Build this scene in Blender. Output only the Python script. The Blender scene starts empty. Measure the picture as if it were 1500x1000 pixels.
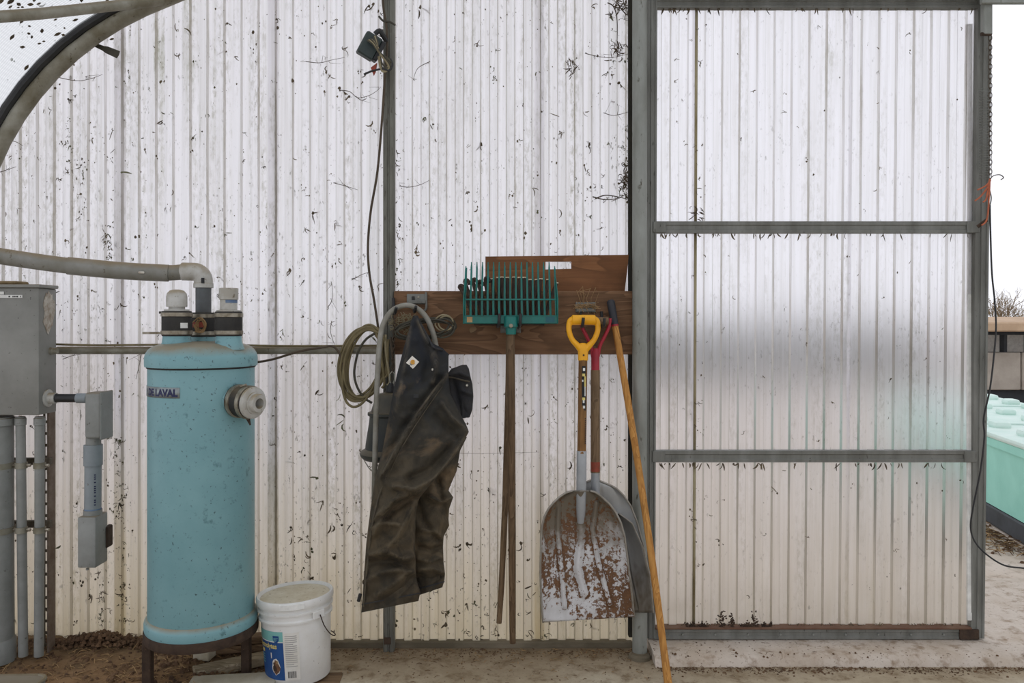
import bpy, bmesh, math, random
from mathutils import Vector, Matrix, noise
random.seed(7)
sc = bpy.context.scene
COL = sc.collection
PI = math.pi

# ------------------------------------------------------------------ camera
F = 1500 * 28.0 / 36.0          # focal length in pixels of the 1500x1000 frame
CH = 1.43                       # camera height
YH = 472.0                      # horizon row
cd = bpy.data.cameras.new('camera'); cd.lens = 28; cd.sensor_width = 36
cd.shift_y = -(500 - YH) / 1500.0
cam = bpy.data.objects.new('camera', cd); COL.objects.link(cam)
cam.location = (0, 0, CH); cam.rotation_euler = (PI / 2, 0, 0)
cd.clip_start = 0.05; cd.clip_end = 300
sc.camera = cam

# ------------------------------------------------------------------ world (overcast sky)
w = bpy.data.worlds.new('overcast'); sc.world = w; w.use_nodes = True
nt = w.node_tree; bg = nt.nodes['Background']
bg.inputs[0].default_value = (0.93, 0.94, 1.0, 1); bg.inputs[1].default_value = 1.0
sc.view_settings.view_transform = 'Standard'
sc.view_settings.look = 'None'
sc.view_settings.gamma = 1
sc.view_settings.use_curve_mapping = False
sc.view_settings.exposure = 0.17

# ------------------------------------------------------------------ helpers
def P(px, py, d):
    return Vector(((px - 750) * d / F, d, CH + (YH - py) * d / F))
def S(n, d): return n * d / F
def lin(c):
    return tuple(((v / 255.0) / 12.92 if v / 255.0 <= 0.04045 else ((v / 255.0 + 0.055) / 1.055) ** 2.4) for v in c[:3]) + (1.0,)
def lerp(a, b, t): return a + (b - a) * t
def interp(tab, y):
    if y <= tab[0][0]: return tab[0][1]
    for (a, b), (c, d_) in zip(tab, tab[1:]):
        if y <= c: return b + (d_ - b) * (y - a) / (c - a)
    return tab[-1][1]
def catmull(pts, n=8, closed=False):
    pts = [Vector(p) for p in pts]; out = []
    m = len(pts); rng = range(m if closed else m - 1)
    for i in rng:
        if closed: p0, p1, p2, p3 = pts[i - 1], pts[i], pts[(i + 1) % m], pts[(i + 2) % m]
        else:
            p0 = pts[max(i - 1, 0)]; p1 = pts[i]; p2 = pts[i + 1]; p3 = pts[min(i + 2, m - 1)]
        for k in range(n):
            t = k / n
            out.append(0.5 * ((2 * p1) + (p2 - p0) * t + (2 * p0 - 5 * p1 + 4 * p2 - p3) * t * t + (3 * p1 - p0 - 3 * p2 + p3) * t ** 3))
    if not closed: out.append(pts[-1])
    return out

WL = {}
class MB:
    def __init__(s): s.v = []; s.f = []; s.attr = []
    def add(s, vs, fs, a=0.0):
        o = len(s.v); s.v += [Vector(p) for p in vs]
        for f in fs: s.f.append([i + o for i in f]); s.attr.append(a)
        return s
    def tube(s, path, r, seg=10, closed=False, caps=True, flat=1.0):
        path = [Vector(p) for p in path]; n = len(path)
        rs = r if isinstance(r, (list, tuple)) else [r] * n
        tans = []
        for i in range(n):
            a = path[i - 1] if (i > 0 or closed) else path[0]
            b = path[(i + 1) % n] if (i < n - 1 or closed) else path[-1]
            t = (b - a); tans.append(t.normalized() if t.length > 1e-9 else Vector((0, 0, 1)))
        up = Vector((0, 1, 0)) if abs(tans[0].y) < 0.9 else Vector((1, 0, 0))
        nrm = (up - tans[0] * up.dot(tans[0])).normalized()
        vs = []; fs = []
        for i in range(n):
            nrm = (nrm - tans[i] * nrm.dot(tans[i])); nrm = nrm.normalized() if nrm.length > 1e-6 else Vector((1, 0, 0))
            bn = tans[i].cross(nrm)
            for k in range(seg):
                a = 2 * PI * k / seg
                vs.append(path[i] + (nrm * math.cos(a) * flat + bn * math.sin(a)) * rs[i])
        for i in range(n if closed else n - 1):
            j = (i + 1) % n
            for k in range(seg):
                l = (k + 1) % seg
                fs.append([i * seg + k, i * seg + l, j * seg + l, j * seg + k])
        if caps and not closed:
            fs.append(list(range(seg))[::-1]); fs.append([(n - 1) * seg + k for k in range(seg)])
        return s.add(vs, fs)
    def lathe(s, prof, org, axis=(0, 0, 1), seg=32, arc=(0, 2 * PI)):
        ax = Vector(axis).normalized(); org = Vector(org)
        u = ax.orthogonal().normalized() if abs(ax.z) < 0.99 else Vector((1, 0, 0)); w_ = ax.cross(u)
        full = abs(arc[1] - arc[0] - 2 * PI) < 1e-6
        ns = seg if full else seg + 1
        vs = []; fs = []
        for (r, z) in prof:
            for k in range(ns):
                a = arc[0] + (arc[1] - arc[0]) * k / seg
                vs.append(org + ax * z + (u * math.cos(a) + w_ * math.sin(a)) * max(r, 1e-5))
        for i in range(len(prof) - 1):
            for k in range(seg):
                l = (k + 1) % ns if full else k + 1
                fs.append([i * ns + k, i * ns + l, (i + 1) * ns + l, (i + 1) * ns + k])
        return s.add(vs, fs)
    def box(s, c, size, rot=None, bev=0.0, seg=1):
        bm = bmesh.new(); bmesh.ops.create_cube(bm, size=1.0)
        for v in bm.verts: v.co = Vector((v.co.x * size[0], v.co.y * size[1], v.co.z * size[2]))
        if bev > 0: bmesh.ops.bevel(bm, geom=bm.edges[:], offset=bev, segments=seg, affect='EDGES', profile=0.5)
        m = rot if rot is not None else Matrix.Identity(3)
        bm.verts.index_update()
        vs = [m @ v.co + Vector(c) for v in bm.verts]; fs = [[v.index for v in f.verts] for f in bm.faces]
        bm.free(); return s.add(vs, fs)
    def prism(s, outline, depth):      # outline: list of Vectors (planar), depth: Vector
        n = len(outline); d = Vector(depth)
        vs = [Vector(p) for p in outline] + [Vector(p) + d for p in outline]
        fs = [list(range(n)), list(range(n, 2 * n))[::-1]] + [[i, i + n, (i + 1) % n + n, (i + 1) % n] for i in range(n)]
        return s.add(vs, fs)
    def grid(s, fn, nu, nv, closeu=False):
        vs = []; fs = []; nuu = nu if closeu else nu + 1
        for j in range(nv + 1):
            for i in range(nuu): vs.append(fn(i / nu, j / nv))
        for j in range(nv):
            for i in range(nu):
                k = (i + 1) % nuu if closeu else i + 1
                fs.append([j * nuu + i, j * nuu + k, (j + 1) * nuu + k, (j + 1) * nuu + i])
        return s.add(vs, fs)
    def build(s, name, mat, parent=None, base=None, label=None, cat=None, group=None, kind=None, sharp=35, flatshade=False, solid=0, recalc=True):
        me = bpy.data.meshes.new(name)
        if parent is not None: b = WL[parent]
        else: b = Vector(base) if base is not None else basept(s.v)
        me.from_pydata([p - b for p in s.v], [], s.f)
        if recalc:
            bm = bmesh.new(); bm.from_mesh(me); bmesh.ops.recalc_face_normals(bm, faces=bm.faces[:]); bm.to_mesh(me); bm.free()
        if any(s.attr):
            at = me.attributes.new('groove', 'FLOAT', 'FACE'); at.data.foreach_set('value', s.attr)
        if not flatshade:
            me.polygons.foreach_set('use_smooth', [True] * len(me.polygons))
            me.set_sharp_from_angle(angle=math.radians(sharp))
        me.materials.append(mat)
        o = bpy.data.objects.new(name, me); COL.objects.link(o)
        if parent is not None: o.parent = parent
        else: o.location = b
        WL[o] = b
        if solid:
            md = o.modifiers.new('thickness', 'SOLIDIFY'); md.thickness = abs(solid); md.offset = 0
        if label: o['label'] = label
        if cat: o['category'] = cat
        if group: o['group'] = group
        if kind: o['kind'] = kind
        return o
def basept(vs):
    xs = [p.x for p in vs]; ys = [p.y for p in vs]; zs = [p.z for p in vs]
    return Vector(((min(xs) + max(xs)) / 2, (min(ys) + max(ys)) / 2, min(zs)))
def T(name, label, cat, loc, group=None, kind=None):
    o = bpy.data.objects.new(name, None); COL.objects.link(o); o.location = loc; o.empty_display_size = 0.05
    o['label'] = label
    if cat: o['category'] = cat
    if group: o['group'] = group
    if kind: o['kind'] = kind
    WL[o] = Vector(loc); return o

# ------------------------------------------------------------------ materials
def nd(t, typ, **kw):
    n = t.nodes.new(typ)
    for k, v in kw.items(): setattr(n, k, v)
    return n
def ramp(t, fac, stops):
    r = nd(t, 'ShaderNodeValToRGB'); e = r.color_ramp.elements
    while len(e) < len(stops): e.new(0.5)
    for el, (p, c) in zip(e, stops): el.position = p; el.color = c if len(c) == 4 else tuple(c) + (1,)
    t.links.new(fac, r.inputs[0]); return r.outputs[0]
def mixc(t, fac, a, b, mode='MIX'):
    m = nd(t, 'ShaderNodeMix', data_type='RGBA', blend_type=mode)
    for sock, val in ((m.inputs[0], fac), (m.inputs[6], a), (m.inputs[7], b)):
        if hasattr(val, 'links'): t.links.new(val, sock)
        else: sock.default_value = val
    return m.outputs[2]
def math_(t, op, a, b=None, clamp=False):
    m = nd(t, 'ShaderNodeMath', operation=op, use_clamp=clamp)
    for sock, val in zip(m.inputs, (a, b)):
        if val is None: continue
        if hasattr(val, 'links'): t.links.new(val, sock)
        else: sock.default_value = val
    return m.outputs[0]
def noisefac(t, vec, scale, detail=5, rough=0.6, dist=0.0):
    n = nd(t, 'ShaderNodeTexNoise'); n.inputs['Scale'].default_value = scale; n.inputs['Detail'].default_value = detail
    n.inputs['Roughness'].default_value = rough; n.inputs['Distortion'].default_value = dist
    t.links.new(vec, n.inputs['Vector']); return n.outputs[0]
def mapped(t, vec, scale=(1, 1, 1), loc=(0, 0, 0)):
    m = nd(t, 'ShaderNodeMapping'); m.inputs['Scale'].default_value = scale; m.inputs['Location'].default_value = loc
    t.links.new(vec, m.inputs[0]); return m.outputs[0]
BW = [(0, 0, 0, 1), (1, 1, 1, 1)]
def M(name, col, col2=None, scale=9, rough=0.6, metal=0.0, bump=0.0, bscale=60, stretch=(1, 1, 1), specks=(), dust=None, lo=.35, hi=.65, spec=0.4):
    m = bpy.data.materials.new(name); m.use_nodes = True; t = m.node_tree; b = t.nodes['Principled BSDF']
    tc = nd(t, 'ShaderNodeTexCoord').outputs['Object']
    v = mapped(t, tc, stretch)
    c = None
    if col2 is not None:
        c = ramp(t, noisefac(t, v, scale), [(lo, lin(col)), (hi, lin(col2))])
    else: c = ramp(t, noisefac(t, v, scale), [(lo, lin([x * .93 for x in col])), (hi, lin([min(255, x * 1.05) for x in col]))])
    for (sc_, s_, thr, soft) in specks:
        f = ramp(t, noisefac(t, v, s_, 4, .65), [(thr, BW[0]), (min(1, thr + soft), BW[1])])
        c = mixc(t, f, c, lin(sc_))
    if dust:
        g = nd(t, 'ShaderNodeNewGeometry'); sx = nd(t, 'ShaderNodeSeparateXYZ'); t.links.new(g.outputs['Normal'], sx.inputs[0])
        n2 = noisefac(t, tc, 14, 5)
        f = ramp(t, math_(t, 'MULTIPLY', sx.outputs[2], math_(t, 'ADD', n2, .45)), [(.25, BW[0]), (.8, (dust[1],) * 3)])
        c = mixc(t, f, c, lin(dust[0]))
    t.links.new(c, b.inputs['Base Color'])
    b.inputs['Roughness'].default_value = rough; b.inputs['Metallic'].default_value = metal
    b.inputs['Specular IOR Level'].default_value = spec
    if bump:
        bp = nd(t, 'ShaderNodeBump'); bp.inputs['Strength'].default_value = bump; bp.inputs['Distance'].default_value = 0.01
        t.links.new(noisefac(t, v, bscale, 6), bp.inputs['Height']); t.links.new(bp.outputs[0], b.inputs['Normal'])
    return m

def wall_material(name, grime=1.0, clear=0.35):
    m = bpy.data.materials.new(name); m.use_nodes = True; t = m.node_tree
    t.nodes.remove(t.nodes['Principled BSDF']); out = t.nodes['Material Output']
    g = nd(t, 'ShaderNodeNewGeometry').outputs['Position']
    sx = nd(t, 'ShaderNodeSeparateXYZ'); t.links.new(g, sx.inputs[0]); z = sx.outputs[2]
    at = nd(t, 'ShaderNodeAttribute', attribute_name='groove').outputs['Fac']
    streak = noisefac(t, mapped(t, g, (55, 55, 1.1)), 1.0, 5, .6)
    streak2 = noisefac(t, mapped(t, g, (16, 16, .9)), 1.0, 5, .65)
    fine = noisefac(t, mapped(t, g, (70, 70, 32)), 1.0, 4, .65)
    big = noisefac(t, g, 1.7, 5, .6)
    clean = lin((250, 249, 252)); 
    c = mixc(t, ramp(t, streak, [(.42, BW[0]), (.72, (.15 + .35 * grime,) * 3)]), clean, lin((210, 208, 202)))
    c = mixc(t, math_(t, 'MULTIPLY', ramp(t, streak2, [(.48, BW[0]), (.66, BW[1])]), ramp(t, noisefac(t, mapped(t, g, (60, 60, 24)), 1.0, 5, .7), [(.46, BW[0]), (.62, (.6 * grime,) * 3)])), c, lin((160, 156, 138)))
    # lower wall: splashed earth film plus painted-in warm ground light, fading upwards unevenly
    low = math_(t, 'ADD', z, math_(t, 'MULTIPLY', math_(t, 'SUBTRACT', streak2, .5), .9))
    c = mixc(t, ramp(t, low, [(.0, (.62 * grime,) * 3), (.45, (.34 * grime,) * 3), (1.0, (0,) * 3)]), c, lin((214, 196, 140)))
    # green algae film in drifts
    alg = math_(t, 'MULTIPLY', ramp(t, big, [(.56, BW[0]), (.72, BW[1])]), ramp(t, streak2, [(.5, BW[0]), (.68, (.75,) * 3)]))
    c = mixc(t, math_(t, 'MULTIPLY', alg, .55 * grime), c, lin((148, 152, 120)))
    # dirt caught on the rib flanks, plus painted-in shading of their oblique faces
    gr = math_(t, 'MULTIPLY', at, ramp(t, streak2, [(.3, (.12,) * 3), (.7, (.75,) * 3)]))
    c = mixc(t, gr, c, lin((148, 140, 122)))
    # fine specks
    sp = math_(t, 'MULTIPLY', ramp(t, fine, [(.60, BW[0]), (.70, BW[1])]), ramp(t, noisefac(t, g, 5, 4), [(.40, BW[0]), (.62, BW[1])]))
    c = mixc(t, math_(t, 'MULTIPLY', sp, .75 * grime), c, lin((88, 80, 66)))
    df = nd(t, 'ShaderNodeBsdfDiffuse'); tr = nd(t, 'ShaderNodeBsdfTranslucent'); rf = nd(t, 'ShaderNodeBsdfRefraction')
    gl = nd(t, 'ShaderNodeBsdfGlossy'); gl.inputs['Roughness'].default_value = .35
    rf.inputs['IOR'].default_value = 1.18; rf.inputs['Roughness'].default_value = .48
    for n in (df, tr, rf): t.links.new(c, n.inputs['Color'])
    m1 = nd(t, 'ShaderNodeMixShader'); m1.inputs[0].default_value = .60
    t.links.new(df.outputs[0], m1.inputs[1]); t.links.new(tr.outputs[0], m1.inputs[2])
    m2 = nd(t, 'ShaderNodeMixShader'); m2.inputs[0].default_value = clear
    t.links.new(m1.outputs[0], m2.inputs[1]); t.links.new(rf.outputs[0], m2.inputs[2])
    m3 = nd(t, 'ShaderNodeMixShader'); m3.inputs[0].default_value = .04
    t.links.new(m2.outputs[0], m3.inputs[1]); t.links.new(gl.outputs[0], m3.inputs[2])
    t.links.new(m3.outputs[0], out.inputs[0])
    return m
def mesh_cloth_material():
    m = bpy.data.materials.new('shade_cloth'); m.use_nodes = True; t = m.node_tree
    t.nodes.remove(t.nodes['Principled BSDF']); out = t.nodes['Material Output']
    g = nd(t, 'ShaderNodeNewGeometry').outputs['Position']
    wv = nd(t, 'ShaderNodeTexWave', bands_direction='Y'); wv.inputs['Scale'].default_value = 26; wv.inputs['Distortion'].default_value = .6
    t.links.new(g, wv.inputs['Vector'])
    wz = nd(t, 'ShaderNodeTexWave', bands_direction='X'); wz.inputs['Scale'].default_value = 22
    t.links.new(g, wz.inputs['Vector'])
    c = mixc(t, math_(t, 'MULTIPLY', wv.outputs[1], .55), lin((232, 236, 236)), lin((150, 156, 156)))
    c = mixc(t, math_(t, 'MULTIPLY', wz.outputs[1], .3), c, lin((170, 176, 176)))
    df = nd(t, 'ShaderNodeBsdfDiffuse'); tr = nd(t, 'ShaderNodeBsdfTranslucent'); tp = nd(t, 'ShaderNodeBsdfTransparent')
    t.links.new(c, df.inputs[0]); t.links.new(c, tr.inputs[0])
    m1 = nd(t, 'ShaderNodeMixShader'); m1.inputs[0].default_value = .62
    t.links.new(df.outputs[0], m1.inputs[1]); t.links.new(tr.outputs[0], m1.inputs[2])
    m2 = nd(t, 'ShaderNodeMixShader'); m2.inputs[0].default_value = .50
    t.links.new(m1.outputs[0], m2.inputs[1]); t.links.new(tp.outputs[0], m2.inputs[2])
    t.links.new(m2.outputs[0], out.inputs[0]); return m
def wood_material(name, c1, c2, c3, scale=1.0, axis='X'):
    m = bpy.data.materials.new(name); m.use_nodes = True; t = m.node_tree; b = t.nodes['Principled BSDF']
    tc = nd(t, 'ShaderNodeTexCoord').outputs['Object']
    st = (1.3, 9, 9) if axis == 'X' else (9, 9, 1.3)
    st2 = (4, 120, 120) if axis == 'X' else (120, 120, 4)
    v = mapped(t, tc, tuple(scale * k for k in st))
    nz = noisefac(t, v, 1.0, 3, .5, .8)
    wv = math_(t, 'FRACT', math_(t, 'MULTIPLY', nz, 9.0))
    c = ramp(t, wv, [(0, lin(c1)), (.55, lin(c2)), (.95, lin(c3)), (1.0, lin(c1))])
    fine = noisefac(t, mapped(t, tc, st2), 1.0, 4, .6)
    c = mixc(t, ramp(t, fine, [(.4, BW[0]), (.7, (.6,) * 3)]), c, lin(c3))
    blot = ramp(t, noisefac(t, tc, 5, 4), [(.5, BW[0]), (.75, (.55,) * 3)])
    c = mixc(t, blot, c, lin([x * .6 for x in c3]))
    t.links.new(c, b.inputs['Base Color']); b.inputs['Roughness'].default_value = .75; b.inputs['Specular IOR Level'].default_value = .25
    bp = nd(t, 'ShaderNodeBump'); bp.inputs['Strength'].default_value = .35; bp.inputs['Distance'].default_value = .004
    t.links.new(fine, bp.inputs['Height']); t.links.new(bp.outputs[0], b.inputs['Normal'])
    return m

MAT = {}
MAT['wall'] = wall_material('polycarbonate_wall', 1.0, .30)
MAT['door'] = wall_material('polycarbonate_door', .55, .58)
MAT['cloth_roof'] = mesh_cloth_material()
MAT['galv'] = M('galvanised_steel', (126, 127, 122), (100, 100, 94), 14, .55, .1, .1, 40, (1, 1, .25), [((62, 60, 52), 60, .64, .08)])
MAT['galv_post'] = M('galvanised_post', (148, 151, 146), (122, 124, 117), 12, .5, .1, .1, 40, (1, 1, .3), [((70, 66, 52), 45, .62, .1)])
MAT['galv_dirty'] = M('dirty_galvanised_pipe', (150, 148, 136), (112, 106, 88), 9, .6, .2, .15, 50, (1, 1, 1), [((70, 62, 46), 40, .62, .1)], ((120, 105, 78), .8))
MAT['pole'] = M('weathered_pole', (118, 118, 110), (90, 88, 80), 12, .7, .1, .2, 60, (2, 2, .4), [((58, 48, 36), 40, .6, .12)])
MAT['dark_edge'] = M('dark_stained_edge', (52, 48, 38), (36, 34, 28), 12, .85)
MAT['rusty_rail'] = M('rusty_rail', (96, 66, 50), (110, 84, 66), 14, .8, 0, .2)
MAT['lap'] = M('lap_grime', (120, 108, 78), (168, 158, 128), 12, .9, stretch=(1, 1, .3))
MAT['sill'] = M('grey_sill_board', (128, 118, 100), (92, 84, 68), 7, .85, 0, .3, 50, (.4, 1, 1))
MAT['tank'] = M('teal_paint', (126, 168, 174), (112, 155, 162), 3.5, .42, 0, .04, 30, (1, 1, 1), [((70, 96, 98), 75, .63, .06), ((84, 122, 126), 16, .62, .1), ((66, 88, 88), 28, .70, .05)], ((136, 120, 92), .85))
MAT['rust'] = M('rusty_iron', (72, 56, 44), (50, 38, 30), 22, .85, 0, .3, 80, specks=[((110, 80, 55), 50, .66, .06)])
MAT['rubber'] = M('black_rubber', (38, 37, 36), (52, 50, 46), 16, .7, 0, .05, dust=((110, 96, 72), .5))
MAT['clamp'] = M('steel_band', (158, 152, 138), (112, 102, 84), 30, .4, .6)
MAT['pvc'] = M('grey_pvc', (140, 140, 135), (116, 114, 104), 9, .55, 0, .05, specks=[((84, 74, 56), 40, .64, .08)], dust=((126, 108, 76), .8))
MAT['pvc_light'] = M('pale_pvc', (190, 190, 186), (160, 156, 146), 14, .55, 0, .05, specks=[((104, 92, 72), 50, .62, .08)], dust=((140, 124, 94), .8))
MAT['pvc_dark'] = M('dark_grey_pvc', (92, 96, 98), (76, 78, 78), 12, .5)
MAT['dust'] = M('dust_film', (140, 122, 92), (118, 100, 72), 20, .95)
MAT['plate'] = M('name_plate', (148, 158, 160), (128, 134, 134), 18, .4, .4)
MAT['navy'] = M('navy_print', (24, 30, 72), None, 20, .5)
MAT['box'] = M('grey_enamel_box', (138, 138, 133), (122, 122, 117), 6, .5, .05, .03, 50, specks=[((62, 60, 54), 55, .67, .06)], dust=((120, 106, 78), .7))
MAT['conduit'] = M('grey_conduit', (142, 144, 141), (122, 124, 120), 8, .55, 0, .04, specks=[((70, 64, 52), 45, .65, .08)], dust=((116, 100, 72), .7))
MAT['conduit_blue'] = M('blue_grey_conduit', (140, 148, 152), (126, 134, 138), 8, .5, 0, .03, specks=[((84, 76, 62), 45, .65, .08)])
MAT['blue_primer'] = M('blue_primer', (86, 108, 140), (116, 134, 152), 18, .6)
MAT['sticker'] = M('white_sticker', (222, 222, 218), None, 20, .6)
MAT['scrape'] = M('torn_label', (198, 194, 184), (150, 136, 120), 40, .85)
MAT['ink'] = M('black_ink', (34, 34, 36), None, 20, .7)
MAT['strut'] = M('slotted_strut', (112, 106, 94), (80, 70, 56), 20, .65, .3)
MAT['strut_brown'] = M('brown_strut', (126, 112, 100), (100, 84, 70), 20, .7)
MAT['white_plastic'] = M('white_plastic', (226, 226, 224), (212, 210, 204), 6, .38, 0, .02, specks=[((120, 110, 92), 70, .68, .05)])
MAT['bucket_lid'] = M('dusty_lid', (214, 206, 186), (196, 184, 158), 16, .7, 0, .05, specks=[((150, 132, 100), 60, .6, .1)])
MAT['label_blue'] = M('blue_label', (34, 78, 136), (28, 66, 120), 8, .45)
MAT['label_teal'] = M('teal_label', (120, 176, 172), None, 8, .45)
MAT['label_white'] = M('white_label', (222, 220, 214), (206, 202, 192), 12, .5)
MAT['label_yellow'] = M('yellow_print', (222, 204, 120), None, 8, .5)
MAT['label_brown'] = M('brown_print', (74, 50, 40), (120, 84, 60), 45, .6)
MAT['grey_print'] = M('grey_print', (150, 148, 146), None, 8, .6)
MAT['plank'] = wood_material('brown_plank', (132, 100, 74), (116, 86, 62), (94, 70, 50))
MAT['ply'] = wood_material('plywood', (134, 92, 60), (122, 82, 53), (104, 70, 45), .6)
MAT['handle'] = wood_material('worn_handle', (134, 112, 86), (122, 100, 76), (100, 82, 62), 2, 'Z')
MAT['handle_dark'] = wood_material('dark_worn_handle', (122, 100, 76), (108, 88, 66), (86, 68, 50), 2, 'Z')
MAT['handle_warm'] = wood_material('warm_handle', (146, 108, 66), (130, 94, 56), (108, 78, 48), 2, 'Z')
MAT['stick'] = wood_material('varnished_stick', (200, 150, 84), (186, 134, 70), (158, 108, 56), 2, 'Z')
MAT['old_wood'] = wood_material('grey_old_wood', (176, 164, 140), (156, 142, 118), (124, 110, 88), 1.5)
MAT['slab'] = M('pale_slab', (196, 190, 172), (168, 158, 136), 8, .85, 0, .25, 60)
MAT['brown_wood'] = wood_material('brown_plank_offcut', (136, 112, 84), (116, 94, 70), (88, 68, 50), 1.5)
MAT['teal_fork'] = M('teal_plastic_fork', (20, 112, 104), (30, 96, 88), 12, .42, 0, .03, specks=[((80, 78, 62), 60, .68, .06)])
MAT['dark_teal'] = M('dark_teal_sticker', (16, 84, 92), None, 12, .4)
MAT['fork_brown'] = M('dark_brown_fork', (70, 53, 42), (46, 36, 31), 30, .7, 0, .2)
MAT['cream'] = M('cream_broken_tip', (222, 206, 178), None, 12, .7)
MAT['black'] = M('black_plastic', (34, 35, 37), (46, 46, 46), 14, .5)
MAT['grip'] = M('black_grip', (42, 44, 50), (54, 54, 58), 14, .65)
MAT['red'] = M('red_paint', (166, 34, 52), (146, 28, 44), 12, .42, specks=[((90, 40, 40), 60, .7, .05)])
MAT['red_worn'] = M('worn_red_band', (148, 62, 46), (120, 60, 40), 30, .6)
MAT['yellow'] = M('yellow_plastic', (238, 172, 28), (226, 160, 24), 10, .38, specks=[((150, 110, 40), 60, .7, .05)])
MAT['grey_steel'] = M('grey_socket', (172, 176, 180), (152, 156, 160), 10, .45, .3)
MAT['alu'] = M('aluminium_blade', (176, 178, 178), (146, 146, 144), 5, .38, .55, .05, 30, (1, 1, .4), [((92, 82, 68), 7, .50, .2)])
MAT['rim'] = M('bare_rim', (160, 156, 148), (128, 122, 112), 20, .45, .3)
MAT['logo_gold'] = M('gold_thread', (206, 156, 72), None, 20, .8)
MAT['patch'] = M('white_patch', (222, 218, 208), None, 20, .85)
MAT['cord'] = M('olive_cord', (124, 112, 80), (98, 88, 62), 14, .7)
MAT['cord_dark'] = M('dark_cord', (52, 50, 44), (72, 68, 54), 20, .6)
MAT['cord_tan'] = M('tan_cord', (150, 140, 112), (128, 116, 88), 14, .7)
MAT['cord_brown'] = M('brown_cord', (84, 72, 58), (66, 56, 44), 14, .75)
MAT['hose'] = M('grey_hose', (146, 144, 136), (122, 118, 106), 16, .55)
MAT['lamp'] = M('dark_lamp_housing', (52, 55, 54), (64, 64, 58), 9, .55, 0, .05, dust=((112, 100, 78), .7))
MAT['wire'] = M('bright_wire', (186, 182, 170), None, 10, .35, .7)
MAT['chain'] = M('rusty_chain', (96, 84, 70), (72, 60, 48), 30, .6, .4)
MAT['flood'] = M('dark_green_housing', (46, 58, 58), (58, 66, 62), 14, .55)
MAT['orange'] = M('orange_twine', (188, 108, 76), (160, 90, 66), 30, .9)
MAT['fleck'] = M('dark_debris', (62, 54, 43), (112, 98, 76), 6, .95)
MAT['moss'] = M('mossy_debris', (104, 104, 78), (72, 72, 50), 6, .95)
MAT['twig'] = M('dry_vine', (82, 68, 52), (60, 50, 40), 30, .95)
MAT['straw'] = M('straw_bits', (176, 146, 104), (122, 94, 62), 14, .9)
MAT['bark'] = M('dark_litter', (76, 57, 42), (112, 86, 62), 6, .95)
MAT['bin'] = M('mint_plastic', (158, 222, 206), (146, 212, 196), 4, .5, 0, 0, specks=[((90, 160, 146), 30, .7, .1)])
MAT['bin_lid'] = M('pale_mint_lid', (214, 232, 224), (198, 224, 214), 5, .5)
MAT['skid'] = M('dark_skid', (72, 76, 80), (58, 60, 62), 6, .7)
MAT['shed'] = M('weathered_concrete', (176, 168, 158), (150, 142, 132), 2.5, .9, 0, .2, 20)
MAT['shed_roof'] = M('tan_roof_edge', (196, 170, 142), (176, 150, 124), 3, .9)
MAT['shed_dark'] = M('dark_rail', (52, 56, 60), (40, 42, 46), 5, .8)
MAT['leaf_litter'] = M('dry_leaves', (150, 132, 104), (120, 104, 82), 14, .9)
def ground_material(name, c1, c2, c3, dirt, scale, wallband=None, bump=.4):
    m = bpy.data.materials.new(name); m.use_nodes = True; t = m.node_tree; b = t.nodes['Principled BSDF']
    g = nd(t, 'ShaderNodeNewGeometry').outputs['Position']
    n1 = noisefac(t, g, scale, 7, .62); n2 = noisefac(t, g, scale * 7, 6, .65); n3 = noisefac(t, g, scale * 40, 4, .6)
    c = ramp(t, n1, [(.32, lin(c1)), (.5, lin(c2)), (.68, lin(c3))])
    c = mixc(t, ramp(t, n2, [(.52, BW[0]), (.68, (.8,) * 3)]), c, lin(dirt))
    c = mixc(t, ramp(t, n3, [(.6, BW[0]), (.72, (.7,) * 3)]), c, lin([x * .75 for x in dirt]))
    if wallband:
        sx = nd(t, 'ShaderNodeSeparateXYZ'); t.links.new(g, sx.inputs[0])
        y = math_(t, 'ADD', sx.outputs[1], math_(t, 'MULTIPLY', math_(t, 'SUBTRACT', n2, .5), .5))
        c = mixc(t, ramp(t, math_(t, 'SUBTRACT', y, wallband - .5), [(.15, BW[0]), (.5, (.75,) * 3)]), c, lin((112, 94, 72)))
    t.links.new(c, b.inputs['Base Color']); b.inputs['Roughness'].default_value = .95; b.inputs['Specular IOR Level'].default_value = .15
    bp = nd(t, 'ShaderNodeBump'); bp.inputs['Strength'].default_value = bump; bp.inputs['Distance'].default_value = .02
    t.links.new(n2, bp.inputs['Height']); t.links.new(bp.outputs[0], b.inputs['Normal'])
    return m
MAT['floor'] = ground_material('dirty_concrete', (152, 138, 114), (174, 161, 138), (190, 180, 160), (120, 102, 78), 1.8, 3.45)
MAT['apron'] = ground_material('apron_concrete', (184, 170, 154), (198, 187, 175), (170, 154, 136), (134, 114, 92), 2.2)
MAT['yard'] = ground_material('yard_ground', (190, 174, 158), (204, 192, 180), (176, 160, 144), (140, 124, 106), .9)
MAT['soil'] = ground_material('bare_soil', (112, 84, 58), (134, 104, 74), (156, 128, 96), (66, 48, 34), 2.2, 3.42, .7)

# ================================================================== SETTING
W = 3.53                       # depth of the corrugated wall
PITCH = .0755; RIB = .015
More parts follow.
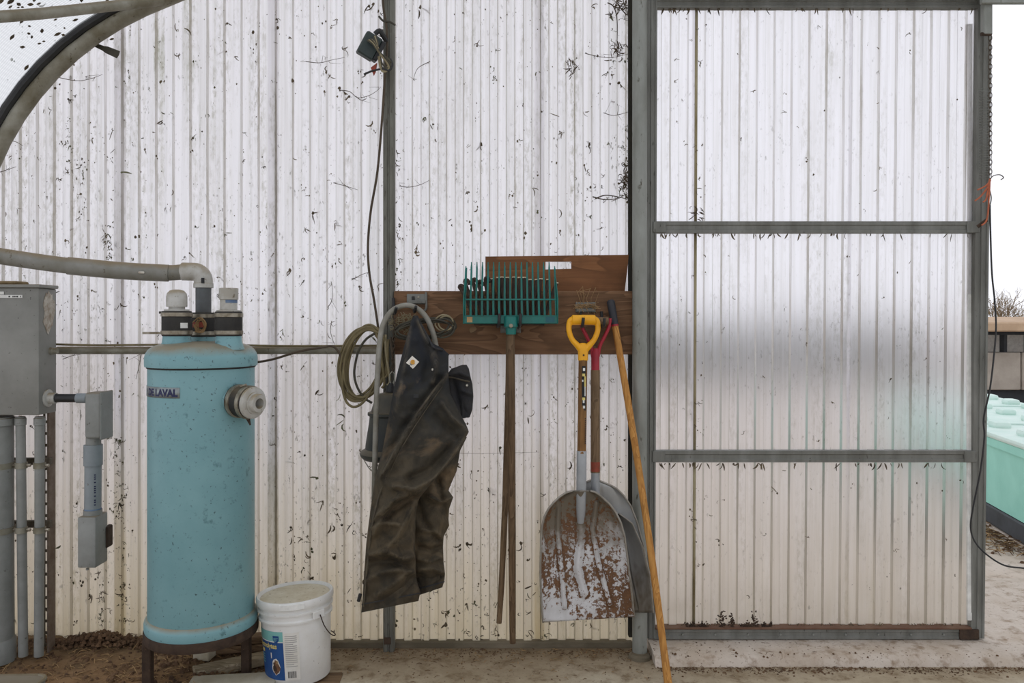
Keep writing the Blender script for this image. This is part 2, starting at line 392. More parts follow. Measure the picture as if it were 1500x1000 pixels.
# --- hoop roof profile (x, z)
CX, CZ, R1 = -1.054, 1.628, 1.2347
R2 = 7.02; APX = 1.30
prof = [(CX - R1, 0.0), (CX - R1, .8)]
for k in range(0, 13):
    a = math.radians(180 - 66 * k / 12); prof.append((CX + R1 * math.cos(a), CZ + R1 * math.sin(a)))
x0, z0 = prof[-1]
apz = z0 + R2 * (1 - math.cos(math.radians(24)))
for k in range(1, 11):
    a = math.radians(24 * (1 - k / 10)); prof.append((APX - R2 * math.sin(a), apz - R2 * (1 - math.cos(a))))
def roof_z(x):
    if x > APX: x = 2 * APX - x
    best = 0
    for (a, za), (b, zb) in zip(prof, prof[1:]):
        if a <= x <= b and b > a: best = lerp(za, zb, (x - a) / (b - a))
    return best
fullprof = prof + [(2 * APX - x, z) for x, z in prof[-2::-1]]

# --- floor, soil, apron, yard
b = MB(); b.grid(lambda u, v: Vector((lerp(-4.5, 5.2, u), lerp(-4, 3.60, v), 0)), 4, 4)
b.build('floor', MAT['floor'], base=(0, 0, 0), kind='structure', label='dirty grey concrete floor inside the greenhouse')
b = MB(); b.grid(lambda u, v: Vector((lerp(-60, 60, u), lerp(3.55, 80, v), -.012)), 6, 6)
b.build('yard_ground', MAT['yard'], base=(0, 20, 0), kind='structure', label='pale trampled yard ground outside the sliding door')
def apron_fn(u, v):
    x = lerp(.595, 5.5, u); edge = .010 * noise.noise(Vector((x * 3, 0, 0)))
    yy = [3.30 + edge, 3.315 + edge, 3.335 + edge, 3.37, 3.6, 4.3, 4.5]
    zz = [-.005, .022, .036, .042, .046, .03, -.014]
    k = round(v * 6)
    return Vector((x, yy[k], zz[k] + (.004 * noise.noise(Vector((x * 4, yy[k] * 4, 1))) if 0 < k < 6 else 0)))
b = MB(); b.grid(apron_fn, 60, 6)
b.add([apron_fn(0, k / 6) for k in range(7)], [list(range(7))])
b.build('door_apron', MAT['apron'], kind='structure', label='raised concrete apron under the sliding door', sharp=50)
def soil_fn(u, v):
    x = lerp(-3.6, -.98, u); y = lerp(2.2, 3.56, v)
    edge = min(1, max(0, (-1.02 - x) / .25 + .5 * noise.noise(Vector((x * 2, y * 3, 5)))))
    front = min(1, (y - 2.2) / .3)
    h = .022 + .022 * max(0, (y - 3.25) / .3) + .014 * noise.fractal(Vector((x * 6, y * 6, 0)), 1.0, 2.0, 4) + .006 * noise.noise(Vector((x * 40, y * 40, 0)))
    return Vector((x, y, max(-.004, h * edge * front + (edge - 1) * .01)))
b = MB(); b.grid(soil_fn, 150, 80)
b.build('soil_bed', MAT['soil'], base=(-2, 3, 0), kind='structure', label='loose brown earth over the floor around the teal tank', sharp=180)

# --- corrugated sheets
def sheet(mb, xa, xb, ztop, zbot, dep, phase=0.0, bow=0.0):
    """trapezoid ribs along x, ztop(x) may be a function; dep(z) gives depth"""
    xs = []; seg = [(.0, 0), (.033, 0), (.038, 1), (.070, 1)]
    k = math.floor((xa - phase) / PITCH) - 1; pts = []
    while True:
        o = phase + k * PITCH
        for s_, h in seg: pts.append((o + s_, h))
        if o > xb + PITCH: break
        k += 1
    def h_at(x):
        for (a, ha), (c, hc) in zip(pts, pts[1:]):
            if a <= x <= c: return lerp(ha, hc, (x - a) / (c - a))
        return 0
    xs = [xa] + [p[0] for p in pts if xa + 1e-4 < p[0] < xb - 1e-4] + [xb]
    nz = 5
    for i in range(len(xs) - 1):
        a, c = xs[i], xs[i + 1]; ha, hc = h_at(a), h_at(c)
        slope = 1.0 if abs(ha - hc) > .5 else 0.0
        vs = []
        for j in range(nz + 1):
            for x, h in ((a, ha), (c, hc)):
                zt = ztop(x) if callable(ztop) else ztop
                z = lerp(zbot, zt, j / nz)
                vs.append(Vector((x, dep(z) - h * RIB + bow * math.sin(PI * j / nz), z)))
        mb.add(vs, [[2 * j, 2 * j + 1, 2 * j + 3, 2 * j + 2] for j in range(nz)], slope)
def weld(mb):      # join doubles of neighbouring strips
    return mb
wx = lambda px: (px - 750) * W / F
wall = T('wall_back', 'translucent corrugated plastic wall streaked with dirt behind the tools', None, (wx(460), W, 0), kind='structure')
def dep_wall(off): return lambda z: W + off
edges = [-130, -45, 180, 404, 571, 793, 927]
for i in range(len(edges) - 1):
    b = MB(); xa, xb = wx(edges[i]) - .03, wx(edges[i + 1]) + (.005 if i == 5 else .012)
    sheet(b, xa, xb, lambda x: roof_z(x) + .20 if x > -2.24 else 2.35, .022, dep_wall(.004 * (i % 2)), phase=wx(180) - .072 + .0)
    o = b.build('corrugated_sheet', MAT['wall'], wall, sharp=20, recalc=False)
# bottom sill and edge strips
b = MB(); xa, xb = wx(-130), wx(925)
b.box(((xa + xb) / 2, W - .012, .010), (xb - xa, .040, .034), bev=.004)
b.build('sill', MAT['sill'], wall)
b = MB(); b.box((wx(923.5), W - .028, 1.55), (.028, .03, 3.0), bev=.003); b.build('edge_strip', MAT['dark_edge'], wall)

# --- steel pole and round post
pole = T('wall_pole', 'weathered grey steel pole rising behind the hanging overalls', 'pole', P(570, 955, 3.475))
b = MB(); X = (570 - 750) * 3.475 / F
out = [(-.024, .02), (-.024, -.012), (-.018, -.02), (-.006, -.022), (-.004, -.017), (.004, -.017), (.006, -.022), (.018, -.02), (.024, -.012), (.024, .02)]
b.prism([Vector((X + x, 3.475 + y, 0)) for x, y in out], (0, 0, 3.0)); b.build('shaft', MAT['pole'], pole)
b = MB(); b.box((X - .004, 3.452, .05), (.03, .004, .03), bev=.001); b.build('clip', MAT['rust'], pole)
post = T('round_post', 'round galvanised post between the tool board and the sliding door', 'post', P(937, 965, 3.40))
b = MB(); b.tube([P(937, 966, 3.40) * 1, Vector((P(937, 0, 3.40).x, 3.40, 3.1))], .0315, 20); b.build('shaft', MAT['galv_post'], post)
b = MB(); b.lathe([(.0, 0), (.05, 0), (.046, .012), (.0345, .02), (.0345, 0.03)], (P(937, 0, 3.40).x, 3.40, -.001), seg=20); b.build('foot_collar', MAT['sill'], post)

# --- girt pipe and cable along the wall
b = MB(); b.tube([P(84, 513, 3.44), P(300, 513, 3.455), P(562, 513, 3.455)], .0165, 12)
b.build('girt_pipe', MAT['galv_dirty'], label='grimy horizontal pipe running along the wall behind the teal tank', cat='pipe')
b = MB(); b.tube(catmull([P(78, 504, 3.40), P(140, 505.5, 3.42), P(205, 505, 3.43), P(300, 504.5, 3.43), P(420, 506.5, 3.43), P(560, 506, 3.43)], 6), .0045, 8)
b.build('wall_cable', MAT['cord'], label='thin olive cable lying along the top of the wall pipe', cat='cable')

# --- hoop, roof cloth, brace
HD = 3.36
hoop = T('hoop_frame', 'curved galvanised hoop pipe in the upper left corner', 'pipe', (CX - R1, HD, 0))
hp = [Vector((x, HD, z)) for x, z in fullprof]
b = MB(); b.tube(hp, .034, 16); b.build('hoop_pipe', MAT['galv_dirty'], hoop)
inn = []
b = MB(); b.tube([Vector((x + (-.034 if x < APX else .034) * .75, HD - .030, z + .026)) for x, z in fullprof], .021, 10); b.build('cover_clamp_strip', MAT['black'], hoop)
b = MB()
pr = [(x + (-.036 if x < APX else .036), z + .028) for x, z in fullprof]
ny = 20
vs = [Vector((x, lerp(HD - .03, -3.4, j / ny), z)) for j in range(ny + 1) for x, z in pr]; n = len(pr)
fs = [[j * n + i, j * n + i + 1, (j + 1) * n + i + 1, (j + 1) * n + i] for j in range(ny) for i in range(2, n - 3)]
b.add(vs, fs)
b.build('roof_cloth', MAT['cloth_roof'], base=(APX, 0, 0), kind='structure', label='white woven shade cloth roof stretched over the hoop', sharp=180)
b = MB(); b.tube([P(236, 1, 3.34), P(60, 20, 2.93), P(-60, 29, 2.66)], .0205, 14)
b.build('roof_brace', MAT['galv_dirty'], label='slim straight brace pipe crossing the white roof cloth, upper left', cat='pipe')
b = MB(); q = P(140, 66, 3.40); e = P(173, 80, 3.38)
ax = (e - q); up = Vector((0, 0, 1))
b.tube([q, lerp(q, e, .35), lerp(q, e, .5), e], [.010, .012, .017, .019], 6, flat=.3)
b.build('strap_end', MAT['cord_dark'], label='loose dark metal strap end sticking out below the hoop', cat='strap')
# leaves lying on the roof cloth
b = MB(); rr = random.Random(3)
for i in range(150):
    x = rr.uniform(-2.0, -1.5); y = rr.gauss(2.95, .17)
    zz = roof_z(x + .036) + .026
    nx = -.7; s_ = rr.uniform(.003, .009); a = rr.uniform(0, 6.28)
    tu = Vector((.75, 0, .66)); tv = Vector((0, 1, 0))
    c0 = Vector((x, y, zz - .012))
    pts = [c0 + (tu * math.cos(a + k * 1.05) * (1 if k % 3 else 1.9) + tv * math.sin(a + k * 1.05) * (1 if k % 3 else 1.7)) * s_ for k in range(6)]
    b.prism(pts, Vector((-.0015, 0, .0015)))
b.build('leaves_on_roof', MAT['fleck'], label='dark leaf scraps scattered on the white roof cloth', cat='leaves', kind='stuff')

# ================================================================== SLIDING DOOR
def dd(z): return lerp(3.475, 3.42, z / 2.83)
DX = [(947 - 750) * 3.42 / F, (963 - 750) * 3.42 / F, (1433 - 750) * 3.42 / F, (1453 - 750) * 3.42 / F]
def zpx(py):   # height on the door plane
    z = 1.4
    for _ in range(6): z = CH + (YH - py) * dd(z) / F
    return z
door = T('door_1', 'steel framed sliding door with three bays of translucent corrugated sheet', None, ((DX[0] + DX[3]) / 2, 3.475, zpx(935)), kind='structure')
def chan(mb, xa, xb, za, zb, vertical=True, t=.034, lip=.004):
    # rectangular section with two pressed grooves on the face
    if vertical:
        wdt = xb - xa
        sec = [(0, t), (0, 0), (.22, 0), (.26, lip), (.40, lip), (.44, 0), (.62, 0), (.66, lip), (.80, lip), (.84, 0), (1, 0), (1, t)]
        lo = [Vector((xa + s_ * wdt, dd(za) + y, za)) for s_, y in sec]; hi = [Vector((xa + s_ * wdt, dd(zb) + y, zb)) for s_, y in sec]
    else:
        h = zb - za
        sec = [(0, t), (0, 0), (.25, 0), (.32, lip), (.62, lip), (.70, 0), (1, 0), (1, t)]
        lo = [Vector((xa, dd(za + s_ * h) + y, za + s_ * h)) for s_, y in sec]; hi = [Vector((xb, p.y, p.z)) for p in lo]
    n = len(sec)
    mb.add(lo + hi, [[i, (i + 1) % n, n + (i + 1) % n, n + i] for i in range(n)] + [list(range(n))[::-1], list(range(n, 2 * n))])
ztop, zbot = zpx(-3), zpx(935)
for xa, xb in ((DX[0], DX[1]), (DX[2], DX[3])):
    b = MB(); chan(b, xa, xb, zbot, ztop); b.build('stile', MAT['galv'], door, sharp=20)
rails = [(-3, 11), (324, 341), (660, 677), (921, 936)]
for ya, yb in rails:
    b = MB(); chan(b, DX[1], DX[2], zpx(yb), zpx(ya), False); r_ = b.build('rail', MAT['galv'], door, sharp=20)
# gusset patches at the joints
for ya, yb in rails[1:3]:
    for xx in (DX[1] + .012, DX[2] - .012):
        b = MB(); zc = (zpx(ya) + zpx(yb)) / 2; b.box((xx, dd(zc) - .001, zc), (.055, .006, abs(zpx(ya) - zpx(yb)) * .96), bev=.002); b.build('weld_plate', MAT['galv'], door)
b = MB(); zc = zpx(919.5); b.box(((DX[1] + DX[2]) / 2, dd(zc) + .016, zc), (DX[2] - DX[1], .05, .008), bev=.002); b.build('rusty_ledge', MAT['rusty_rail'], door)
b = MB(); b.box((DX[2] - .01, dd(zbot) - .003, (zpx(921) + zpx(936)) / 2), (.085, .008, zpx(921) - zpx(936)), bev=.002); b.build('rust_patch_plate', MAT['rust'], door)
b = MB(); b.tube([Vector((0, 0, 0)), Vector((0, -.004, 0))], .0045, 8)
me0 = None
for k in range(9):
    bb = MB(); z = zpx(929); x = lerp(DX[1] + .12, DX[2] - .12, k / 8)
    if me0 is None:
        bb.tube([Vector((x, dd(z) + .003, z)), Vector((x, dd(z) - .003, z))], .004, 8); s0 = bb.build('screw', MAT['galv_post'], door); me0 = (s0, x)
    else:
        c = me0[0].copy(); COL.objects.link(c); c.location.x += x - me0[1]
# sheets: three bays x three sheets
bays = [(9, 326), (338, 662), (675, 922)]
cuts = [DX[1] - .01, (1022 - 750) * 3.44 / F, (1022 - 750) * 3.44 / F + 9 * PITCH, DX[2] + .01]
for bi, (ya, yb) in enumerate(bays):
    for i in range(3):
        b = MB(); sheet(b, cuts[i] - (.02 if i else 0), cuts[i + 1], zpx(ya - 6), zpx(yb + 6), lambda z: dd(z) + .042 + .003 * (i % 2), phase=cuts[1] - .074)
        b.build('corrugated_sheet', MAT['door'], door, sharp=20, recalc=False)
    # brown stained lap strip
    b = MB(); xs = cuts[1] - .004; za, zb = zpx(yb), zpx(ya)
    b.add([Vector((xs - .006, dd(za) + .024, za)), Vector((xs + .006, dd(za) + .024, za)), Vector((xs + .006, dd(zb) + .024, zb)), Vector((xs - .006, dd(zb) + .024, zb))], [[0, 1, 2, 3]])
    b.build('stained_lap', MAT['lap'], door, solid=.002)
    if bi: pass
# white batten behind the right stile
b = MB(); b.box((DX[2] - .006, dd(1.4) + .03, 1.43), (.02, .012, 2.6), bev=.002); b.build('white_batten', MAT['sticker'], door)
# head track
track = T('door_track', 'galvanised overhead track carrying the sliding door', 'track', P(1240, 3, 3.37))
b = MB(); b.box(((DX[1] + 3.4) / 2, 3.385, zpx(-6) + .006), (3.4 - DX[1], .05, .04), bev=.004); b.build('rail', MAT['galv_post'], track)
b = MB(); b.box((P(1475, 0, 3.35).x + .1, 3.35, P(0, -2, 3.35).z), (.42, .02, .045), bev=.003); b.build('splice_plate', MAT['galv_post'], track)
b = MB(); b.box((P(1446, 0, 3.37).x, 3.375, P(0, 28, 3.37).z), (S(13, 3.37), .03, S(46, 3.37)), bev=.004)
o = b.build('hanger_bracket', MAT['galv_post'], track)
b = MB(); b.tube([P(1437, 50, 3.37), P(1452, 50, 3.37)], .008, 8); b.build('hanger_bolt', MAT['rust'], track)

# ================================================================== HELPERS FOR PRINT
def text_outline(txt, size, bold=0.0, xs=1.0):
    cu = bpy.data.curves.new('print', 'FONT'); cu.body = txt; cu.size = size; cu.offset = bold; cu.resolution_u = 3
    o = bpy.data.objects.new('print', cu); COL.objects.link(o)
    me = bpy.data.meshes.new_from_object(o.evaluated_get(bpy.context.evaluated_depsgraph_get()))
    vs = [(v.co.x * xs, v.co.y) for v in me.vertices]; fs = [list(p.vertices) for p in me.polygons]
    bpy.data.objects.remove(o); bpy.data.curves.remove(cu); bpy.data.meshes.remove(me)
    wd = max([v[0] for v in vs]) if vs else 0
    return vs, fs, wd
def rectgrid(wd, ht, n=10):
    vs = [(wd * i / n, ht * j) for j in (0, 1) for i in range(n + 1)]
    return vs, [[i, i + 1, n + 2 + i, n + 1 + i] for i in range(n)]
def on_cyl(mb, vs, fs, cx, cy, r, z0, a0, sgn=1, rot=None):
    """wrap flat print round a vertical cylinder; a0 = angle of x=0, runs to the right as seen from outside"""
    mb.add([Vector((cx + r * math.cos(a0 + x / r), cy + r * math.sin(a0 + x / r), z0 + y)) if rot is None else rot @ Vector((r * math.cos(a0 + x / r), r * math.sin(a0 + x / r), z0 + y)) for x, y in vs], fs)

# ================================================================== TEAL TANK
TX, TY, TR = -1.2257, 3.15, .1985
tank = T('vacuum_tank', 'teal painted cylindrical vacuum tank on rusty legs with three capped necks', 'tank', (TX, TY, 0))
b = MB(); b.lathe([(0, .245), (.19, .245), (TR, .262), (TR, 1.262)], (TX, TY, 0), seg=64); b.build('body', MAT['tank'], tank)
b = MB(); b.lathe([(.195, .24), (.209, .241), (.211, .250), (.211, .270), (.2085, .280), (.2015, .289), (TR, .291)], (TX, TY, 0), seg=64); b.build('bottom_flange', MAT['tank'], tank)
b = MB(); b.lathe([(TR, 1.258), (.2085, 1.259), (.2095, 1.266), (.2095, 1.292), (.206, 1.308), (.196, 1.324), (.178, 1.338), (.15, 1.347), (.1, 1.353), (0, 1.356)], (TX, TY, 0), seg=64)
lid = b.build('lid', MAT['tank'], tank)
b = MB(); b.lathe([(TR + .0005, 1.2515), (TR + .004, 1.2535), (TR + .004, 1.2575), (TR, 1.259)], (TX, TY, 0), seg=64); b.build('gasket', MAT['rubber'], tank)
b = MB(); b.lathe([(.196, .203), (.2115, .203), (.2135, .21), (.2135, .236), (.2115, .241), (.196, .241), (.196, .203)], (TX, TY, 0), seg=56); ring = b.build('stand_ring', MAT['rust'], tank)
for ax_, ay_ in ((-.180, -.075), (.150, .075), (-.05, .178)):
    b = MB(); b.box((TX + ax_, TY + ay_, .10), (.034, .034, .215), bev=.003); b.build('leg', MAT['rust'], tank)
# necks: coupling of black rubber with two steel bands each
def neck(px, d, zb, zt, r, teal=True):
    c = P(px, 470, d); o = Vector((c.x, d, 0))
    if teal:
        b = MB(); b.lathe([(r * 1.18, 1.325), (r * .98, 1.352), (r * .9, zb + .012), (0, zb + .012)], o, seg=32); b.build('neck', MAT['tank'], tank)
    b = MB(); b.lathe([(0, zb), (r * .96, zb), (r, zb + .004), (r, zt - .004), (r * .96, zt), (0, zt)], o, seg=32); cp = b.build('rubber_coupling', MAT['rubber'], tank)
    for z in (zb + .006, zt - .022):
        b = MB(); b.lathe([(r, z), (r + .003, z + .001), (r + .003, z + .015), (r, z + .016)], o, seg=32); b.build('clamp_band', MAT['clamp'], cp)
    return o, cp
o1, c1 = neck(259, 3.09, 1.377, 1.474, .055)
o3, c3 = neck(335, 3.09, 1.377, 1.472, .051)
o2, c2 = neck(298, 3.24, 1.372, 1.470, .051)
for z, L in ((1.383, .09), (1.462, .026)):
    b = MB(); x = o1.x - .055; b.box((x - L / 2 + .018, o1.y - .012, z + .006), (L, .007, .009), bev=.001); b.build('clamp_screw', MAT['clamp'] if L > .05 else MAT['rubber'], c1)
b = MB(); b.lathe([(.046, 1.472), (.046, 1.480), (.030, 1.481), (.030, 1.490), (.0375, 1.490), (.0385, 1.494), (.0385, 1.53), (.036, 1.542), (.026, 1.553), (.012, 1.557), (0, 1.557)], o1, seg=28); b.build('end_cap', MAT['pvc_light'], tank)
b = MB(); b.lathe([(.046, 1.471), (.046, 1.477), (.032, 1.478), (.032, 1.518), (.036, 1.519), (.036, 1.562), (.031, 1.563), (.031, 1.545), (0, 1.545)], o3, seg=28); b.build('open_adapter', MAT['pvc_light'], tank)
b = MB(); b.lathe([(.0325, 1.505), (.0325, 1.517)], o3, seg=28, arc=(-1.6, .3)); b.build('primer_stain', MAT['blue_primer'], tank, recalc=False)
b = MB(); on_cyl(b, *rectgrid(.03, .02), o1.x, o1.y, .0565, 1.408, -.95); b.build('band_sticker', MAT['sticker'], c1)
b = MB(); on_cyl(b, *rectgrid(.05, .022), o2.x, o2.y, .0525, 1.41, -2.1); b.build('red_sticker', MAT['red_worn'], c2)
b = MB(); rr = random.Random(2)
c0 = Vector((o2.x + .012, o2.y - .058, 1.418))
for k in range(5):
    b.tube(catmull([c0 + Vector((math.cos(a * 1.26 + k) * (.012 + .004 * k), -.004 * k, math.sin(a * 1.26 + k) * (.02 + .003 * k))) for a in range(5)], 4), .0022, 5)
b.build('dry_weed_curl', MAT['straw'], tank)
# side outlet
sd = Vector((.86, -.5, -.04)).normalized()
so = Vector((TX, TY, 0)) + Vector((sd.x, sd.y, 0)) * .175; so.z = P(0, 589, 2.98).z
b = MB(); b.lathe([(.058, .0), (.062, .012), (.054, .022), (.054, .06)], so, sd, 30); b.build('outlet_neck', MAT['tank'], tank)
b = MB(); b.lathe([(.052, .018), (.060, .022), (.060, .104), (.054, .108), (0, .108)], so, sd, 30); oc = b.build('outlet_coupling', MAT['rubber'], tank)
for s_ in (.030, .082):
    b = MB(); b.lathe([(.060, s_), (.064, s_ + .001), (.064, s_ + .016), (.060, s_ + .017)], so, sd, 30); b.build('clamp_band', MAT['clamp'], oc)
b = MB(); b.lathe([(.054, .104), (.060, .106), (.060, .116), (.052, .122), (.042, .123), (.042, .128), (.036, .130), (.036, .142), (.033, .148), (.020, .148), (.018, .10), (0, .10)], so, sd, 30); b.build('outlet_adapter', MAT['pvc_light'], tank)
b = MB(); e = so + sd * .07; b.tube([e + Vector((-.01, -.02, .058)), e + Vector((.012, -.02, .066))], .006, 6); b.build('clamp_screw', MAT['clamp'], oc)
b = MB(); b.tube([so + sd * .1 + Vector((-.012, 0, -.055)), so + sd * .1 + Vector((.0, -.004, -.085))], [.010, .003], 6, flat=.3); b.build('hanging_tag', MAT['rust'], oc)
# name plate with DE LAVAL
rp = TR + .0012
A0 = math.radians(-165)
zpl = CH + (YH - 582) * 2.99 / F
vs, fs = rectgrid(.256, .040, 24); b = MB(); on_cyl(b, vs, fs, TX, TY, rp, zpl, A0); plate = b.build('name_plate', MAT['plate'], tank, solid=.001)
tv, tf, tw = text_outline('DE LAVAL', .036, .0019, 1.0)
tv = [(x * .158 / tw, y) for x, y in tv]; tw = .158
b = MB(); on_cyl(b, [(x + .250 - tw, y + .0075) for x, y in tv], tf, TX, TY, rp + .001, zpl, A0); b.build('name_lettering', MAT['navy'], plate)
b = MB(); on_cyl(b, [(.045, .005), (.088, .005), (.0665, .034)], [[0, 1, 2]], TX, TY, rp + .001, zpl, A0); b.build('name_triangle', MAT['navy'], plate)

# feed pipe: runs in from the left, elbow, down into the middle neck
pipe = T('feed_pipe', 'grey plastic pipe bending down by an elbow into the tank top', 'pipe', (o2.x, o2.y, 1.46))
b = MB(); b.tube([Vector((o2.x, o2.y, 1.45)), Vector((o2.x, o2.y, 1.60))], .0305, 20); b.build('riser', MAT['pvc_dark'], pipe)
el = []; cxe = o2.x; ze = 1.635
hl = P(272, 399.5, 3.24)
for k in range(9):
    a = k / 8 * PI / 2; el.append(Vector((cxe - .038 * (1 - math.cos(a)), o2.y, 1.588 + .038 * math.sin(a) + .01)))
b = MB(); b.tube([Vector((cxe, o2.y, 1.572))] + el + [Vector((cxe - .085, o2.y, 1.637))], .0365, 20); b.build('elbow', MAT['pvc_light'], pipe)
b = MB(); b.lathe([(.0365, 0), (.039, .001), (.039, .018), (.0365, .02)], (cxe, o2.y, 1.570), seg=24); b.build('elbow_lip', MAT['pvc_light'], pipe)
b = MB(); b.box((cxe + .012, o2.y - .0372, 1.598), (.012, .003, .022)); b.build('label_tag', MAT['ink'], pipe)
b = MB(); b.tube(catmull([Vector((cxe - .065, o2.y, 1.637)), P(240, 399.5, 3.22), P(170, 395.5, 3.17), P(95, 388.5, 3.12), P(0, 375, 3.06), P(-110, 357, 2.99)], 6), .0315, 20); b.build('long_run', MAT['pvc'], pipe)
b = MB(); b.tube(catmull([P(247, 400, 3.222), P(180, 396.5, 3.178), P(99, 389, 3.123)], 6), .0345, 20); b.build('sleeve', MAT['pvc'], pipe)
b = MB(); b.box(P(207, 399, 3.16) , (.024, .006, .009), bev=.002); b.build('scuff', MAT['scrape'], pipe)

# ================================================================== ELECTRICAL BOX AND CONDUITS
ebx = T('electrical_box', 'grey enamelled electrical cabinet with a torn label on its side', 'cabinet', (-2.2, 3.29, 1.054))
xr = (57 - 750) * 3.224 / F
b = MB(); b.box((xr - .17, 3.287, 1.312), (.34, .126, .516), bev=.006, seg=2); b.build('body', MAT['box'], ebx)
b = MB(); b.box((xr - .166, 3.281, 1.577), (.352, .134, .014), bev=.003); b.build('lid_flange', MAT['box'], ebx)
b = MB(); b.box((xr - .22, 3.287, 1.592), (.23, .09, .014), bev=.004); b.build('top_plate', MAT['dust'], ebx)
b = MB(); b.box((xr - .115, 3.2215, CH + (YH - 434) * 3.22 / F), (.10, .001, .012)); st = b.build('sticker', MAT['sticker'], ebx)
b = MB(); b.box((xr - .155, 3.2215, CH + (YH - 429) * 3.22 / F), (.03, .001, .012)); b.build('sticker', MAT['sticker'], ebx)
for xo, w_ in ((-.118, .006), (-.103, .004), (-.097, .004), (-.091, .004), (-.085, .005), (-.072, .003)):
    b = MB(); b.box((xr + xo, 3.2208, CH + (YH - 434.2) * 3.22 / F), (w_, .001, .006)); b.build('sticker_print', MAT['ink'], st)
b = MB(); rr = random.Random(5); n = 26; c0 = Vector((xr + .0008, 3.292, 1.475))
pts = [c0 + Vector((0, math.cos(2 * PI * k / n) * .044 * rr.uniform(.7, 1.1), math.sin(2 * PI * k / n) * .088 * rr.uniform(.8, 1.1))) for k in range(n)]
b.prism(pts, Vector((.0012, 0, 0))); b.build('torn_label', MAT['scrape'], ebx)
yb = 3.284
b = MB(); b.lathe([(.0, 0), (.015, 0), (.015, .012), (.012, .014), (.012, .03), (0, .03)], Vector((xr, yb + .02, CH + (YH - 514) * 3.29 / F)), (1, 0, 0), 16); b.build('cable_gland', MAT['galv_dirty'], ebx)
hz = CH + (YH - 583) * 3.28 / F
b = MB(); b.lathe([(0, 0), (.036, 0), (.036, .006), (.0225, .008), (.0225, .035), (0, .035)], Vector((xr, yb, hz)), (1, 0, 0), 24); b.build('hub', MAT['pvc_light'], ebx)

cnd = T('conduit_run', 'short grey conduit run with a rounded access body above a junction box', 'conduit', P(136, 835, 3.27))
xh = xr + .03
b = MB(); b.tube([Vector((xh, yb, hz)), P(118, 583, yb)], .0175, 16); b.build('black_nipple', MAT['black'], cnd)
b = MB(); b.tube([P(113, 583, yb), P(128, 583, yb)], .0205, 16); b.build('adapter', MAT['conduit_blue'], cnd)
lx = P(147, 0, 3.24).x
b = MB(); zl0, zl1 = CH + (YH - 643) * 3.24 / F, CH + (YH - 575) * 3.24 / F
b.box(((P(123, 0, 3.24).x + lx) / 2, 3.285, (zl0 + zl1) / 2), (lx - P(123, 0, 3.24).x, .088, zl1 - zl0), bev=.012, seg=3); b.build('access_body', MAT['conduit'], cnd)
b = MB(); b.box((lx + .002, 3.285, (zl0 + zl1) / 2), (.008, .098, zl1 - zl0 + .008), bev=.0035); cv = b.build('cover_plate', MAT['conduit'], cnd)
pxs = 137; b = MB(); b.tube([P(pxs, 640, 3.285), P(pxs, 652, 3.285)], .029, 20); b.build('socket', MAT['conduit'], cnd)
b = MB(); b.tube([P(pxs - .5, 651, 3.285), P(pxs - .5, 681, 3.285)], .0365, 20); b.build('coupling', MAT['conduit_blue'], cnd)
b = MB(); b.tube([P(pxs - .5, 680, 3.285), P(pxs - 1, 750, 3.285)], .0325, 20); vp = b.build('vertical_pipe', MAT['conduit_blue'], cnd)
b = MB(); b.lathe([(.033, 0), (.0332, .001), (.0332, .008), (.033, .009)], Vector((P(pxs - 1, 0, 3.285).x, 3.285, P(0, 747, 3.285).z)), seg=20); b.build('primer_ring', MAT['blue_primer'], vp)
b = MB()
for k, zz in enumerate((697, 700, 703, 708, 714, 717, 720, 723, 728, 734, 737, 741)):
    on_cyl(b, *rectgrid(.007, .005, 2), P(pxs - .5, 0, 3.285).x, 3.285, .0332, P(0, zz, 3.25).z, -1.0)
b.build('print_marks', MAT['navy'], vp)
b = MB(); b.tube([P(pxs - 1, 746, 3.285), P(pxs - 1, 758, 3.285)], .036, 20); b.build('socket', MAT['conduit'], cnd)
jx0, jx1 = P(113, 0, 3.235).x, P(140, 0, 3.235).x
b = MB(); b.box(((jx0 + jx1) / 2, 3.285, (P(0, 757, 3.235).z + P(0, 832, 3.235).z) / 2), (jx1 - jx0, .1, P(0, 757, 3.235).z - P(0, 832, 3.235).z), bev=.007, seg=2); jb = b.build('junction_box', MAT['conduit'], cnd)
b = MB(); b.box((jx1 - .003, 3.34, P(0, 790, 3.285).z), (.02, .05, .09), bev=.005); b.build('rear_nipple', MAT['rust'], jb)
b = MB(); b.tube([P(128, 832, 3.25), P(128, 834.5, 3.25)], .006, 8); b.build('screw', MAT['conduit'], jb)

def conduit(name, label, pts, r, mat, extra=()):
    t = T(name, label, 'conduit', (P(*pts[-1]).x, P(*pts[-1]).y, 0))
    b = MB(); b.tube([P(*p) for p in pts], r, 20); b.build('pipe', MAT[mat], t)
    top = P(*pts[0]); b = MB(); b.lathe([(r, 0), (r * 1.18, .002), (r * 1.18, .03), (r, .032)], top - Vector((0, 0, .036)), seg=20); b.build('top_nut', MAT[mat], t)
    return t
wide_c = conduit('wide_conduit', 'widest grey conduit at the left edge under the cabinet', [(-4, 610, 3.27), (-4, 780, 3.275), (-3, 958, 3.29)], .060, 'conduit')
b = MB(); b.lathe([(.0605, 0), (.066, .002), (.066, .09), (.0605, .1)], (P(-3, 0, 3.29).x, 3.29, .03), seg=20); b.build('bottom_sleeve', MAT['conduit'], wide_c)
conduit('slim_conduit', 'slim grey conduit standing second from the left under the cabinet', [(30, 610, 3.27), (32, 780, 3.28), (34, 960, 3.30)], .0185, 'conduit')
conduit('slim_conduit', 'slim grey conduit standing next to the slotted strut', [(58, 610, 3.27), (58, 780, 3.28), (57, 960, 3.30)], .0185, 'conduit')
